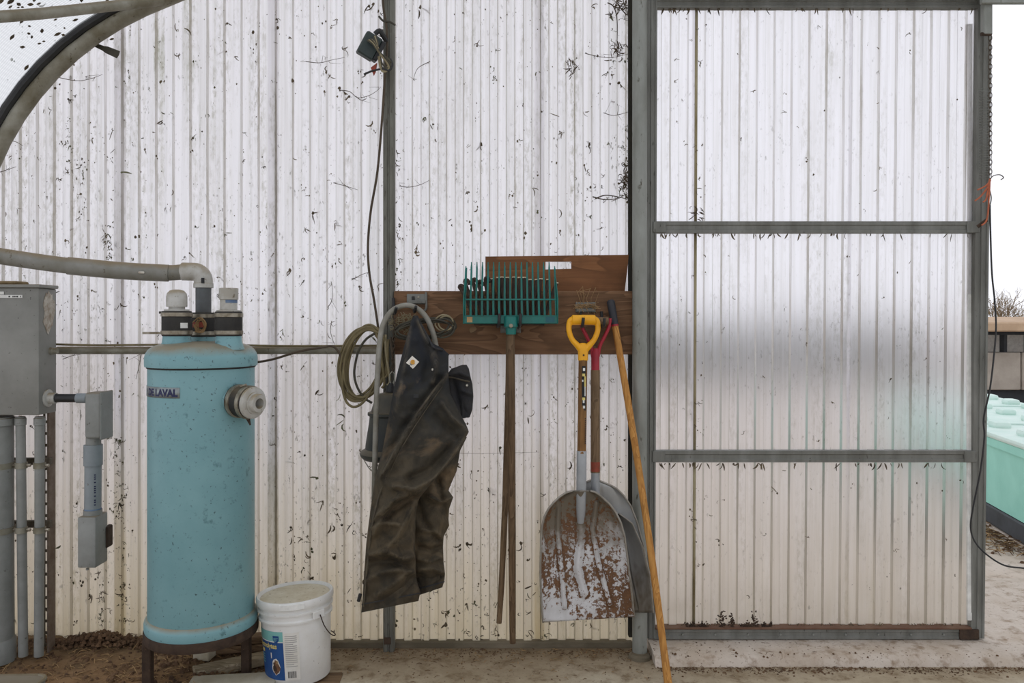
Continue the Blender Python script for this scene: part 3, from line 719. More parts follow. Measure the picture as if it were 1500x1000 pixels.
# slotted strut upright (real slots)
su = T('slotted_strut', 'brown slotted metal strut upright beside the slim conduits', 'strut', (P(70, 0, 3.40).x, 3.40, 0))
x1, x2 = P(63.5, 0, 3.40).x, P(72, 0, 3.40).x; xm = (x1 + x2) / 2; hw = .0045
b = MB(); zz = .0; step = .05
while zz < 1.06:
    za, zb_, zc_ = zz, zz + .012, zz + step
    for (xa, xb, za_, zb2) in ((x1, x2, za, zb_), (x1, xm - hw, zb_, zc_), (xm + hw, x2, zb_, zc_)):
        b.box(((xa + xb) / 2, 3.40, (za_ + zb2) / 2), (xb - xa, .004, zb2 - za_))
    zz += step
b.build('slotted_web', MAT['strut'], su)
b = MB(); b.box((P(74, 0, 3.39).x, 3.395, .53), (.009, .05, 1.06), bev=.002); b.build('flange', MAT['strut_brown'], su)
for py in (676, 768):
    st = T('strut_rail', 'grey cross strut clamping the conduits, %s of the two' % ('upper' if py < 700 else 'lower'), 'strut', P(20, py, 3.36))
    zc = P(0, py, 3.36).z; xa, xb = P(-28, 0, 3.36).x, P(73, 0, 3.36).x
    b = MB(); b.box(((xa + xb) / 2, 3.372, zc), (xb - xa, .022, .030), bev=.003); b.build('channel', MAT['strut'], st)
    for px, r, d_ in ((-4, .0625, 3.276), (31, .0205, 3.275), (58, .0205, 3.275)):
        b = MB(); cx_ = P(px, 0, d_).x
        b.lathe([(r, -.012), (r + .003, -.012), (r + .003, .012), (r, .012), (r, -.012)], Vector((cx_, d_, zc)), seg=20); cl = b.build('pipe_strap', MAT['galv_dirty'], st)
        b = MB(); b.tube([Vector((cx_ + r + .004, d_ + .0, zc)), Vector((cx_ + r + .018, d_, zc))], .007, 6); b.build('strap_bolt', MAT['clamp'], cl)

# ================================================================== BUCKET
bk = T('plastic_bucket', 'white plastic bucket with a dusty lid and blue printed label', 'bucket', (0, 0, 0))
BD = 3.215; BXp = 437.5
bloc = Vector(((BXp - 750) * BD / F, BD, .012))
brot = Matrix.Rotation(math.radians(-2.8), 3, 'Y') @ Matrix.Rotation(math.radians(-1.0), 3, 'X')
WL[bk] = Vector((0, 0, 0)); bk.location = bloc; bk.scale = (.98, .98, .925); bk.rotation_euler = brot.to_euler()
Z0 = Vector((0, 0, 0))
b = MB(); b.lathe([(0, 0), (.126, 0), (.129, .006), (.140, .262), (.147, .264), (.148, .272), (.141, .277), (.142, .297), (.150, .299), (.151, .307), (.143, .311), (.144, .322), (.150, .323), (.150, .330), (.144, .334), (0, .334)], Z0, seg=56); b.build('body', MAT['white_plastic'], bk)
b = MB(); b.lathe([(.146, .327), (.1535, .328), (.1545, .334), (.1545, .352), (.151, .357), (.146, .357), (.142, .351), (.139, .345), (0, .344)], Z0, seg=56); ld = b.build('lid', MAT['white_plastic'], bk)
b = MB(); b.lathe([(.1385, .3462), (.08, .3485), (0, .349)], Z0, seg=40); b.build('lid_dust', MAT['bucket_lid'], ld)
b = MB(); b.lathe([(.1545, .326), (.1575, .328), (.1575, .351), (.1545, .354)], Z0, seg=8, arc=(math.radians(-98), math.radians(-62))); b.build('lid_tab', MAT['sticker'], ld, recalc=False)
RB = lambda z: .129 + (.140 - .129) * z / .262
def bprint(rects, name, mat, parent, lift):
    b = MB()
    for (x, y, w_, h_) in rects:
        vs, fs = rectgrid(w_, h_, 8); b.add([Vector(((RB(yy + y) + lift) * math.cos(L0 + (x + xx) / .135), (RB(yy + y) + lift) * math.sin(L0 + (x + xx) / .135), yy + y)) for xx, yy in vs], fs)
    return b.build(name, mat, parent, recalc=True)
L0 = math.radians(-163)
lb = bprint([(.0, .03, .155, .205)], 'label_sheet', MAT['label_blue'], bk, .0006)
bprint([(.0, .192, .155, .043)], 'label_band', MAT['label_teal'], lb, .0012)
bprint([(.155, .03, .062, .200)], 'label_side_panel', MAT['label_white'], lb, .0008)
bprint([(.162, .215 - k * .0085, .046 - (.014 if k % 5 == 4 else 0), .0028) for k in range(16)], 'label_text_lines', MAT['grey_print'], lb, .0014)
bprint([(.168 + k * .0034, .040, .0014 + .0008 * (k % 3 == 0), .028) for k in range(10)], 'label_barcode', MAT['ink'], lb, .0014)
def btext(txt, size, x, z, mat, name, xs=1.0, bold=.0006):
    tv, tf, tw = text_outline(txt, size, bold, xs); b = MB()
    b.add([Vector(((RB(z + y) + .0018) * math.cos(L0 + (x + xx) / .135), (RB(z + y) + .0018) * math.sin(L0 + (x + xx) / .135), z + y)) for xx, y in tv], tf); b.build(name, mat, lb)
btext('Electrolytes', .030, .010, .163, MAT['label_yellow'], 'label_title', .82)
bprint([(.030, .140, .022, .014)], 'label_subtitle', MAT['label_yellow'], lb, .0016)
for k in range(4): bprint([(.020, .126 - k * .011, .030, .004)], 'label_small_print', MAT['label_teal'], lb, .0016)
for k in range(3): bprint([(.115, .207 - k * .006, .020 - .005 * k, .0022)], 'label_shield_print', MAT['label_teal'], lb, .0024)
bprint([(.0, .1895, .155, .0035)], 'label_white_line', MAT['label_white'], lb, .0014)
bprint([(.094, .120, .005, .024)], 'label_mark', MAT['label_white'], lb, .0016)
b = MB(); sh = [(-.011, .012), (.011, .012), (.011, -.002), (.006, -.010), (0, -.014), (-.006, -.010), (-.011, -.002)]
def bwrap(pts, x, z, lift): return [Vector(((RB(z + q) + lift) * math.cos(L0 + (x + p) / .135), (RB(z + q) + lift) * math.sin(L0 + (x + p) / .135), z + q)) for p, q in pts]
b.add(bwrap([(p * 1.25, q * 1.25) for p, q in sh], .125, .203, .0018), [list(range(7))]); b.build('label_shield', MAT['label_blue'], lb)
rr = random.Random(9)
b = MB(); b.add(bwrap([(math.cos(k * PI / 9) * .021 * rr.uniform(.8, 1.15), math.sin(k * PI / 9) * .036 * rr.uniform(.85, 1.1)) for k in range(18)], .118, .086, .0018), [list(range(18))]); b.build('label_picture_glow', MAT['label_white'], lb)
b = MB(); b.add(bwrap([(math.cos(k * PI / 9) * .017 * rr.uniform(.7, 1.2), math.sin(k * PI / 9) * .031 * rr.uniform(.8, 1.1)) for k in range(18)], .118, .085, .0024), [list(range(18))]); b.build('label_picture', MAT['label_brown'], lb)
for (ox, oz, r1, r2, mt) in ((.112, .078, .010, .018, 'fork_brown'), (.124, .106, .006, .008, 'straw'), (.116, .062, .009, .006, 'rusty_rail'), (.108, .100, .004, .006, 'ink')):
    b = MB(); b.add(bwrap([(math.cos(k * PI / 6) * r1 * rr.uniform(.7, 1.2), math.sin(k * PI / 6) * r2 * rr.uniform(.7, 1.2)) for k in range(12)], ox, oz, .0030), [list(range(12))]); b.build('label_picture_detail', MAT[mt], lb)
# bail ears and hanging wire handle
b = MB()
ear = math.radians(-38)
er = Vector((math.cos(ear), math.sin(ear), 0))
b.box(er * .147 + Vector((0, 0, .286)), (.012, .055, .034), Matrix.Rotation(ear, 3, 'Z'), bev=.003); b.build('handle_ear', MAT['white_plastic'], bk)
b = MB(); b.box(er * -.147 + Vector((0, 0, .286)), (.012, .055, .034), Matrix.Rotation(ear, 3, 'Z'), bev=.003); b.build('handle_ear', MAT['white_plastic'], bk)
tg = Vector((-er.y, er.x, 0))
pts = []
for k in range(25):
    a = PI * k / 24
    pts.append(er * .158 * math.cos(a) + tg * (.075 * math.sin(a)) * 1.0 + tg * .0 + Vector((0, 0, .286 - .145 * math.sin(a) ** .8)))
pts = [p if p.xy.length > .153 else Vector((p.x, p.y, 0)).normalized() * .154 + Vector((0, 0, p.z)) for p in pts]
b = MB(); b.tube(pts, .0022, 8); b.build('wire_handle', MAT['rust'], bk)

# ================================================================== BOARDS UNDER THE TANK
def board(name, label, mat, corners, d0, thick, h):
    pass
def slabbox(name, label, cat, mat, c, size, rz, rx=0, ry=0, bev=.004):
    b = MB(); rot = Matrix.Rotation(rz, 3, 'Z') @ Matrix.Rotation(ry, 3, 'Y') @ Matrix.Rotation(rx, 3, 'X')
    b.box(c, size, rot, bev=bev); return b.build(name, MAT[mat], label=label, cat=cat)
slabbox('stone_slab', 'pale flat slab in front of the bucket at the bottom edge', 'slab', 'slab', P(355, 1000, 3.10) + Vector((-.03, -.06, .0)), (.33, .24, .024), .12, 0, 0)
slabbox('wood_offcut', 'grey weathered board wedged beside the right tank leg', 'board', 'old_wood', Vector((-1.15, 3.262, .026)), (.29, .075, .036), .50, .0, -.02)
slabbox('wood_offcut', 'lower brown board of the stack behind the tank leg', 'board', 'brown_wood', Vector((-1.11, 3.395, .050)), (.30, .07, .030), .12)
slabbox('wood_offcut', 'upper brown board of the stack behind the tank leg', 'board', 'brown_wood', Vector((-1.075, 3.41, .080)), (.28, .065, .029), .14)
slabbox('wood_block', 'small pale wood block under the tank behind the boards', 'block', 'slab', Vector((-1.285, 3.33, .055)), (.075, .06, .055), -.2, .1)
slabbox('dark_board', 'flat dark board lying under the white bucket', 'board', 'brown_wood', Vector((-.86, 3.08, .003)), (.36, .30, .014), .05)
# rounded grey green tray corner, bottom left
tr = T('tray', 'grey green tray with a rounded corner at the bottom left', 'tray', P(20, 1000, 2.9))
zt = P(0, 988, 2.93).z
b = MB(); cxr = P(66, 0, 2.9).x; out = []
for k in range(7):
    a = PI / 2 * (1 - k / 6); out.append(Vector((cxr - .04 + .04 * math.cos(a), 2.93 - .04 + .04 * math.sin(a), zt - .02)))
out = out + [Vector((cxr, 2.6, zt - .02)), Vector((cxr - .7, 2.6, zt - .02)), Vector((cxr - .7, 2.93, zt - .02))]
b.prism(out, Vector((0, 0, .02)))
b.build('top', MAT['conduit'], tr)
b = MB(); b.tube([p + Vector((0, 0, .018)) for p in out], .007, 8, closed=True); b.build('rim', MAT['galv_dirty'], tr)
for sx_ in (-.6, -.06):
    b = MB(); b.box((cxr + sx_, 2.75, (zt - .02) / 2), (.03, .2, zt - .02), bev=.003); b.build('foot', MAT['rust'], tr)

# ================================================================== TOOL BOARD AND HOOKS
PB = 3.44
tb = T('tool_board', 'wide brown plank screwed to the wall carrying the tool hooks', 'plank', P(752, 520, PB))
x1, x2 = P(577, 0, PB).x, P(927, 0, PB).x; z1, z2 = P(0, 519, PB).z, P(0, 426, PB).z
b = MB(); b.box(((x1 + x2) / 2, PB + .019, (z1 + z2) / 2), (x2 - x1, .038, z2 - z1), bev=.003); b.build('plank', MAT['plank'], tb)
for px, py in ((693, 483), (845, 500)):
    b = MB(); b.lathe([(0, 0), (.012, 0), (.016, .001), (0, .002)], P(px, py, PB - .0005), (0, -1, 0), 14); b.build('knot', MAT['brown_wood'], tb)
yp = 3.487
ply = T('plywood_panel', 'plywood offcut with a cut hand slot standing above the tool board', 'panel', P(815, 430, yp))
zq = lambda py: P(0, py, yp).z
xq = lambda px: P(px, 0, yp).x
def quad(mb, pts, t=.012): mb.prism([P(x, y, yp) for x, y in pts], Vector((0, t, 0)))
b = MB()
# panel with a real slot: outer ring and inner ring joined
O = [(711, 375), (799, 374.5), (837, 373.5), (921, 373), (918, 394), (914, 436), (837, 436), (799, 436), (711, 436), (711, 394), (711, 383)]
xs_ = [711, 799, 837, 919]; ys_ = [375, 383, 394.5, 436]
def g(i, j):
    x = xs_[i]; y = ys_[j]
    if i == 3: x = {0: 921, 1: 920, 2: 919, 3: 914}[j]
    if j == 0: y = [375.5, 374.6, 374, 373][i]
    if (i, j) == (2, 2): y = 393.5
    return (x, y)
for i in range(3):
    for j in range(3):
        if (i, j) == (1, 1): continue
        q = [g(i, j), g(i + 1, j), g(i + 1, j + 1), g(i, j + 1)]
        b.add([P(x, y, yp) for x, y in q] + [P(x, y, yp) + Vector((0, .012, 0)) for x, y in q],
              [[0, 1, 2, 3], [7, 6, 5, 4]] + ([[0, 4, 5, 1]] if j == 0 or (i, j) == (1, 2) else []) + ([[3, 2, 6, 7]] if j == 2 or (i, j) == (1, 0) else []) + ([[0, 3, 7, 4]] if i == 0 or (i, j) == (2, 1) else []) + ([[1, 5, 6, 2]] if i == 2 or (i, j) == (0, 1) else []))
b.build('sheet', MAT['ply'], ply, sharp=30, recalc=False)

def hook(px, py, name, label, hx, reach=.125):
    h = T(name, label, 'hook', P(px, py + 14, PB))
    b = MB(); c = P(px, py, PB - .003); b.box(c, (S(30, PB), .006, S(15, PB)), bev=.002); b.build('back_plate', MAT['galv'], h)
    b = MB(); c = P(px, py + 4, PB - .012); b.box(c, (S(26, PB), .016, S(5, PB)), bev=.002); b.build('tray_lip', MAT['galv'], h)
    b = MB(); b.lathe([(.0045, 0), (.004, .003), (0, .0035)], P(px + 2, py - 3, PB - .006), (0, -1, 0), 10); b.build('screw', MAT['clamp'], h)
    for x, yt, yl in hx:   # x, y of the tip, y of the low point
        pts = [P(x - 3, yl - 22, PB - .008), P(x - 2, yl - 8, PB - .014), P(x - 1, yl, PB - .045), P(x, yl - 1, PB - reach + .025), P(x + 1, yl - 6, PB - reach + .004), P(x + 1.5, yt, PB - reach)]
        b = MB(); b.tube(catmull(pts, 6), .0065, 10); hk = b.build('prong', MAT['black'], h)
hook(611, 438, 'double_hook', 'double hook holding the grey hose and overalls', [(579, 450, 458), (608, 449, 456)])
hook(748, 480, 'double_hook', 'double hook under the green fork head', [(730, 459, 478), (761, 459, 478)], .150)
hook(858, 450, 'double_hook', 'double hook holding the yellow and red scoop handles', [(853, 465, 478), (884, 466, 478)], .190)
b = MB(); b.tube(catmull([P(624, 428, PB - .004), P(624, 440, PB - .01), P(624, 452, PB - .012), P(617, 458, PB - .01)], 5), .005, 8)
b.build('bent_rod', MAT['galv'], label='bent steel rod beside the left double hook', cat='rod')
# straw nest above right hook
b = MB(); rr = random.Random(12)
for k in range(46):
    c = P(rr.uniform(845, 873), rr.uniform(446, 453), PB - .012 - rr.random() * .012); dv = Vector((rr.gauss(0, 1), rr.gauss(0, .25), rr.gauss(0, .35))).normalized() * rr.uniform(.012, .03)
    b.tube([c - dv, c + Vector((0, -.003, .004)), c + dv], .0011, 4)
for k in range(8):
    c = P(rr.uniform(845, 873), 444, PB - .006); b.tube([c, c + Vector((rr.gauss(0, .01), -.004, rr.uniform(.02, .05))), c + Vector((rr.gauss(0, .02), -.003, rr.uniform(.05, .075)))], .0008, 4)
b.build('straw_nest', MAT['straw'], label='small tangle of straw on the right hook plate', cat='straw', kind='stuff')

# ================================================================== FORKS
GD = 3.315
fk = T('manure_fork', 'teal green plastic manure fork hanging head up on the board', 'fork', P(751, 940, 3.40))
z_ = lambda py, d: P(0, py, d).z
b = MB(); b.box(P(748, 468, GD), (S(138, GD), .014, S(12, GD)), bev=.003); hb = b.build('head_bar', MAT['teal_fork'], fk)
b = MB(); b.box(P(748, 462.3, GD - .004), (S(138, GD), .012, S(1.4, GD)), bev=.001); b.build('bar_ridge', MAT['teal_fork'], hb)
for sx_, mt in ((806, 'dark_teal'), (688, 'straw')):
    b = MB(); b.box(P(sx_, 468, GD - .0078), (S(13, GD) if mt == 'dark_teal' else S(8, GD), .0012, S(8, GD))); b.build('bar_sticker', MAT[mt], hb)
tv, tf, tw = text_outline('FUTURE', .022, .0003, 1.3)
for cx0, txt in ((712, 'HAMES'), (768, 'DURAFORK')):
    pass
b = MB(); b.box(P(748, 438.5, GD - .006), (S(136, GD), .009, S(2.2, GD)), bev=.001); b.build('cross_bar', MAT['teal_fork'], fk)
NT = 17
for k in range(NT):
    u = k / (NT - 1) * 2 - 1
    xb, xm_, xt = 748 + 67 * u, 747.5 + 66.5 * u, 747.5 + 65.0 * u
    yt = 384 if 0 < k < NT - 1 else 390
    pts = [P(xb, 463, GD), P(xm_, 438, GD - .004), P(lerp(xm_, xt, .4), 420, GD - .002), P(lerp(xm_, xt, .8), 402, GD + .008), P(xt, yt, GD + .028)]
    path = catmull(pts, 4); n = len(path)
    b = MB(); b.tube(path, [lerp(.0052, .0024 if i > n - 3 else .0040, i / (n - 1)) for i in range(n)], 6); b.build('tine', MAT['teal_fork'], fk)
for s_ in (-1, 1):   # deeper outer fins
    x = 748 + 68.5 * s_
    b = MB(); b.prism([P(x, 474, GD - .008), P(x, 438, GD - .03), P(x - 1.5 * s_, 420, GD - .02), P(x - 5 * s_, 392, GD + .02), P(x - 4 * s_, 425, GD + .004), P(x, 474, GD + .008)], Vector((.0035 * s_, 0, 0))); b.build('side_fin', MAT['teal_fork'], fk)
b = MB(); cs = P(748.5, 474, GD - .006)
b.lathe([(.0, .030), (.027, .030), (.029, .026), (.029, -.012), (.0225, -.018), (.021, -.044), (0, -.044)], cs, seg=22); b.build('socket', MAT['teal_fork'], fk)
b = MB(); b.lathe([(.0085, 0), (.0085, .004), (.004, .005), (0, .0045)], cs + Vector((0, -.0285, -.008)), (0, -1, 0), 12); b.build('socket_bolt', MAT['clamp'], fk)
path = [P(748.5, 484, GD - .002), P(749, 600, GD + .008), P(750, 780, GD + .03), P(751, 941, 3.395)]
b = MB(); b.tube(path, [.0155, .0165, .0165, .0135], 14); b.build('handle', MAT['handle_dark'], fk)

f2 = T('manure_fork', 'dark brown fork with fanned broken tines nested behind the green fork', 'fork', P(731, 912, 3.43))
FD = 3.385
b = MB(); b.box(P(746, 472, FD), (S(104, FD), .02, S(9, FD)), bev=.003); b.build('head_bar', MAT['fork_brown'], f2)
rr = random.Random(4)
tops = [(673, 420), (681, 412), (693, 411), (701, 414), (711, 409), (721, 409), (730, 407), (735, 406.5), (743, 407), (753, 406.5), (761, 407), (768, 407), (777, 410), (786, 410), (792, 409), (803, 410), (815, 415)]
for k, (xt, yt) in enumerate(tops):
    u = k / (len(tops) - 1) * 2 - 1; xb = 746 + 51 * u
    pts = [P(xb, 470, FD), P(lerp(xb, xt, .3), 450, FD - .008), P(lerp(xb, xt, .7), 430, FD - .012), P(xt, yt, FD - .004)]
    if k < 5: pts += [P(xt + 4, yt - 1.5, FD - .008), P(xt + 7, yt + 4, FD - .014)]
    b = MB(); b.tube(catmull(pts, 4), .0080, 8); tn = b.build('tine', MAT['fork_brown'], f2)
    if k >= 5:
        b = MB(); b.box(P(xt, yt - .6, FD - .0045), (.017, .014, .005), bev=.001); b.build('broken_tip', MAT['cream'], tn)
b = MB(); b.tube([P(746, 478, FD), P(745, 560, FD + .004), P(740, 740, FD + .02), P(734.5, 860, FD + .035), P(731, 912, FD + .04)], [.013, .0135, .0135, .0125, .0115], 12); b.build('handle', MAT['handle'], f2)

# ================================================================== SCOOPS
def rust_material():
    m = bpy.data.materials.new('rust_worn_white_blade'); m.use_nodes = True; t = m.node_tree; b = t.nodes['Principled BSDF']
    tc = nd(t, 'ShaderNodeTexCoord').outputs['Object']
    sx = nd(t, 'ShaderNodeSeparateXYZ'); t.links.new(tc, sx.inputs[0])
    n1 = noisefac(t, mapped(t, tc, (9, 9, 4.5)), 1.0, 6, .68, .3); n2 = noisefac(t, tc, 60, 6, .72); n3 = noisefac(t, tc, 9, 5)
    base = ramp(t, n3, [(.35, lin((206, 206, 208))), (.7, lin((176, 174, 172)))])
    film = ramp(t, math_(t, 'ADD', sx.outputs[2], math_(t, 'MULTIPLY', math_(t, 'SUBTRACT', n3, .5), .35)), [(.30, BW[0]), (.44, (.95,) * 3)])
    c = mixc(t, film, base, lin((104, 94, 78)))
    mask = math_(t, 'ADD', n1, math_(t, 'MULTIPLY', math_(t, 'SUBTRACT', n2, .5), 1.15))
    rib = nd(t, 'ShaderNodeAttribute', attribute_name='rib').outputs['Fac']
    grv = ramp(t, rib, [(.02, (.5,) * 3), (.22, (.62,) * 3), (.5, (.44,) * 3), (.8, (.40,) * 3)])
    mask = math_(t, 'ADD', math_(t, 'ADD', mask, math_(t, 'SUBTRACT', grv, .5)), math_(t, 'MULTIPLY', math_(t, 'ABSOLUTE', math_(t, 'SUBTRACT', sx.outputs[2], .25)), -.55))
    f = ramp(t, mask, [(.415, BW[0]), (.455, BW[1])])
    rc = ramp(t, n2, [(.3, lin((72, 50, 32))), (.55, lin((102, 70, 44))), (.8, lin((132, 94, 60)))])
    c = mixc(t, f, c, rc)
    t.links.new(c, b.inputs['Base Color']); b.inputs['Roughness'].default_value = .6
    bp = nd(t, 'ShaderNodeBump'); bp.inputs['Strength'].default_value = .3; bp.inputs['Distance'].default_value = .004
    t.links.new(f, bp.inputs['Height']); t.links.new(bp.outputs[0], b.inputs['Normal'])
    return m
MAT['rust_blade'] = rust_material()
def scoop_blade(outline_l, outline_r, d0, rim, dbot, ribs, mat, parent, nu=44, nv=48, top=None):
    """outline_l/r: lists (y, x). blade grid facing the camera, edges curl forward"""
    ya, yb = outline_l[0][0], outline_l[-1][0]; yr0, yr1 = outline_r[0][0], outline_r[-1][0]
    def fn(u, v):
        vv = v ** 1.35
        yl = lerp(ya, yb, vv); yr = lerp(yr0, yr1, vv)
        xl = interp(outline_l, yl); xr_ = interp(outline_r, yr)
        # spread u a bit to the edges
        x = lerp(xl, xr_, u); y = lerp(yl, yr, u)
        e = abs(2 * u - 1)
        edge = e ** 5 * (1 - vv) ** .35
        topc = max(0, 1 - vv / .30) ** 2 * (.35 + .65 * (1 - e ** 2))
        f = max(edge, topc * .9)
        dep = d0 + dbot * vv - rim * f
        for (pts, w_, h_) in ribs:
            for (xa, ya_), (xb_, yb_) in zip(pts, pts[1:]):
                ab = Vector((xb_ - xa, yb_ - ya_)); ap = Vector((x - xa, y - ya_)); tt = max(0, min(1, ap.dot(ab) / ab.length_squared))
                dd_ = (ap - ab * tt).length
                dep = min(dep, d0 + dbot * vv - rim * f - h_ * math.exp(-(dd_ / w_) ** 2))
        return P(x, y, dep)
    b = MB(); b.grid(fn, nu, nv); o = b.build('blade', MAT[mat], parent, sharp=180, solid=.003)
    at = o.data.attributes.new('rib', 'FLOAT', 'POINT'); vals = []
    for v_ in o.data.vertices:
        q = v_.co + WL[parent]; x = 750 + q.x * F / q.y; y = YH - (q.z - CH) * F / q.y; best = 0
        for (pts, w_, h_) in ribs:
            for (xa, ya_), (xb_, yb_) in zip(pts, pts[1:]):
                ab = Vector((xb_ - xa, yb_ - ya_)); ap = Vector((x - xa, y - ya_)); tt = max(0, min(1, ap.dot(ab) / ab.length_squared))
                best = max(best, math.exp(-((ap - ab * tt).length / w_) ** 2))
        vals.append(best)
    at.data.foreach_set('value', vals)
    edge_pts = [fn(0, 1 - k / 30) for k in range(31)] + [fn(k / 16, 0) for k in range(1, 17)] + [fn(1, k / 30) for k in range(1, 31)]
    b = MB(); b.tube(edge_pts, .0042, 8); b.build('rim', MAT['rim'], o)
    return fn
SD = 3.28
ys = T('scoop_shovel', 'rust covered scoop shovel with a yellow plastic handle', 'shovel', P(858, 912, 3.36))
OL = [(719, 838), (721, 830), (727, 820), (735, 811.5), (744, 804), (756, 797.5), (770, 794), (790, 792.5), (840, 791.5), (880, 793), (911, 795.5)]
OR = [(719, 866), (721, 873), (728, 882), (738, 893), (750, 902), (765, 909.5), (785, 915), (820, 919.5), (860, 924.5), (885, 927), (903, 929)]
ribs = [([(818, 736), (817, 780), (824, 850), (827, 888)], 3.4, .017), ([(851, 720), (851, 790), (846, 830), (856, 868)], 6.0, .022), ([(874, 736), (868, 775), (878, 830), (894, 884)], 3.4, .017)]
scoop_blade(OL, OR, SD + .035, .065, -.01, ribs, 'rust_blade', ys, 90, 100)
b = MB(); b.tube([P(852, 660, SD - .018), P(851.5, 715, SD - .022), P(851, 745, SD - .002), P(850.5, 765, SD + .015)], [.0205, .0205, .0195, .014], 18, flat=.85); b.build('socket', MAT['grey_steel'], ys)
b = MB(); b.tube([P(854, 522, SD + .008), P(853, 600, SD - .004), P(852, 664, SD - .018)], .0182, 18); yshaft = b.build('shaft', MAT['handle_warm'], ys)
def sticker(name, mat, x, y0, y1, w_, dpt, par):
    b = MB(); c0 = P(x, (y0 + y1) / 2, dpt); b.box(c0, (S(w_, dpt), .0012, S(y1 - y0, dpt)), Matrix.Rotation(math.radians(0), 3, 'X')); return b.build(name, MAT[mat], par)
sticker('shaft_sticker', 'ink', 855.2, 536, 601, 5.5, SD - .0205, yshaft)
for y0, y1, w_, xo, mt in ((539, 543, 3, 855.5, 'sticker'), (547, 551, 4, 855, 'label_yellow'), (551, 566, 2, 857, 'label_yellow'), (556, 559, 2, 853.6, 'sticker'), (566, 580, 1.4, 857, 'sticker'), (582, 586, 4, 855, 'label_yellow'), (586, 590, 2.4, 855, 'sticker'), (594, 598, 3, 855.5, 'sticker')):
    sticker('shaft_sticker_print', mt, xo, y0, y1, w_, SD - .0215, yshaft)
for k in range(13):
    sticker('shaft_stamp', 'ink', 857.4, 612 + k * 3.0, 614 + k * 3.0, 1.3, SD - .0315, yshaft)
# yellow D grip
yg = T('_', 'x', None, (0, 0, 0)); bpy.data.objects.remove(yg)
b = MB(); b.tube([P(838, 468.5, SD + .004), P(872, 468.5, SD + .004)], .0215, 16)
lp = catmull([P(840, 467, SD + .004), P(834.5, 471, SD + .004), P(833.5, 484, SD + .004), P(838, 497, SD + .004), P(846, 506, SD + .005), P(852, 513, SD + .006)], 6)
rp_ = catmull([P(870, 467, SD + .004), P(875, 471, SD + .004), P(875.5, 484, SD + .004), P(870.5, 497, SD + .004), P(863, 506, SD + .005), P(856.5, 513, SD + .006)], 6)
n = len(lp)
rad = [lerp(.0135, .0115, min(1, i / 8)) + .004 * max(0, (i - n * .6) / (n * .4)) for i in range(n)]
b.tube(lp, rad, 12); b.tube(rp_, rad, 12)
b.tube(catmull([P(854.3, 502, SD + .005), P(854.2, 510, SD + .006), P(854, 516, SD + .007), P(854, 528, SD + .008)], 4), [.010, .013, .016, .019, .0205, .021, .0212, .0212, .0212, .0212, .0212, .0212, .0212], 18, flat=.9)
og = b.build('d_grip', MAT['yellow'], ys, sharp=60)
md = og.modifiers.new('fuse', 'REMESH'); md.mode = 'VOXEL'; md.voxel_size = .0022; md.use_smooth_shade = True
md = og.modifiers.new('soften', 'SMOOTH'); md.iterations = 6
b = MB(); b.lathe([(.004, 0), (.003, .002), (0, .002)], P(855, 520, SD - .0125), (0, -1, 0), 10); b.build('grip_screw', MAT['rust'], ys)

# --- red scoop behind
RD = 3.345
rs = T('scoop_shovel', 'plain aluminium scoop shovel with a red handle, partly hidden behind', 'shovel', P(915, 900, 3.42))
OL2 = [(703, 866), (706, 858), (714, 848), (730, 838), (750, 834), (800, 836), (850, 842), (898, 850)]
OR2 = [(703, 876), (707, 886), (714, 902), (726, 914), (741, 924), (764, 933), (802, 943), (846, 952.5), (896, 957)]
fn2 = scoop_blade(OL2, OR2, RD + .005, .012, -.0, [([(871, 715), (880, 800), (890, 880)], 6, .012)], 'alu', rs, 50, 60)
# raised side wall of the aluminium scoop, curling towards the camera
def side_fn(u, v):
    y = lerp(752, 897, v)
    xo = interp([(752, 907), (766, 926), (802, 942), (846, 952.5), (897, 957)], y); xi = interp([(752, 900), (780, 914), (840, 924), (897, 936)], y)
    return P(lerp(xi, xo, u), y, lerp(RD + .002, RD - .05 * (1 - v) - .012, u ** 1.5))
b = MB(); b.grid(side_fn, 10, 30); sw = b.build('side_wall', MAT['alu'], rs, sharp=180, solid=.003)
b = MB(); b.tube([side_fn(1, k / 20) for k in range(21)], .003, 6); b.build('rim', MAT['rim'], sw)
b = MB(); b.tube([P(872, 688, RD - .014), P(872, 706, RD - .012), P(872.5, 724, RD - .006), P(873, 760, RD - .0)], [.0185, .0185, .018, .010], 16); b.build('socket', MAT['grey_steel'], rs)
b = MB(); b.tube([P(872, 542, RD + .008), P(872, 692, RD - .014)], .0195, 16); b.build('shaft', MAT['handle'], rs)
b = MB(); b.tube([P(872, 676, RD - .012), P(872, 690, RD - .014)], .0199, 16); b.build('red_band', MAT['red_worn'], rs)
b = MB(); b.tube([P(872, 510, RD + .012), P(872, 518, RD + .011), P(872, 547, RD + .008)], [.012, .0175, .0178], 16)
b.build('grip_socket', MAT['red'], rs)
for pts in ([(851.5, 473), (853.5, 481), (860, 494), (866, 508), (869.5, 524)], [(893, 466), (892, 478), (886, 492), (879, 506), (875, 522)]):
    b = MB(); b.tube(catmull([P(x, y, RD + .012) for x, y in pts], 6), [.009] * 4 + [.0075] * 17 + [.010] * 4, 12); b.build('grip_arm', MAT['red'], rs)
b = MB(); b.tube([P(853, 470, RD + .012), P(891, 470, RD + .012)], .0165, 14); b.build('wooden_grip', MAT['handle'], rs)

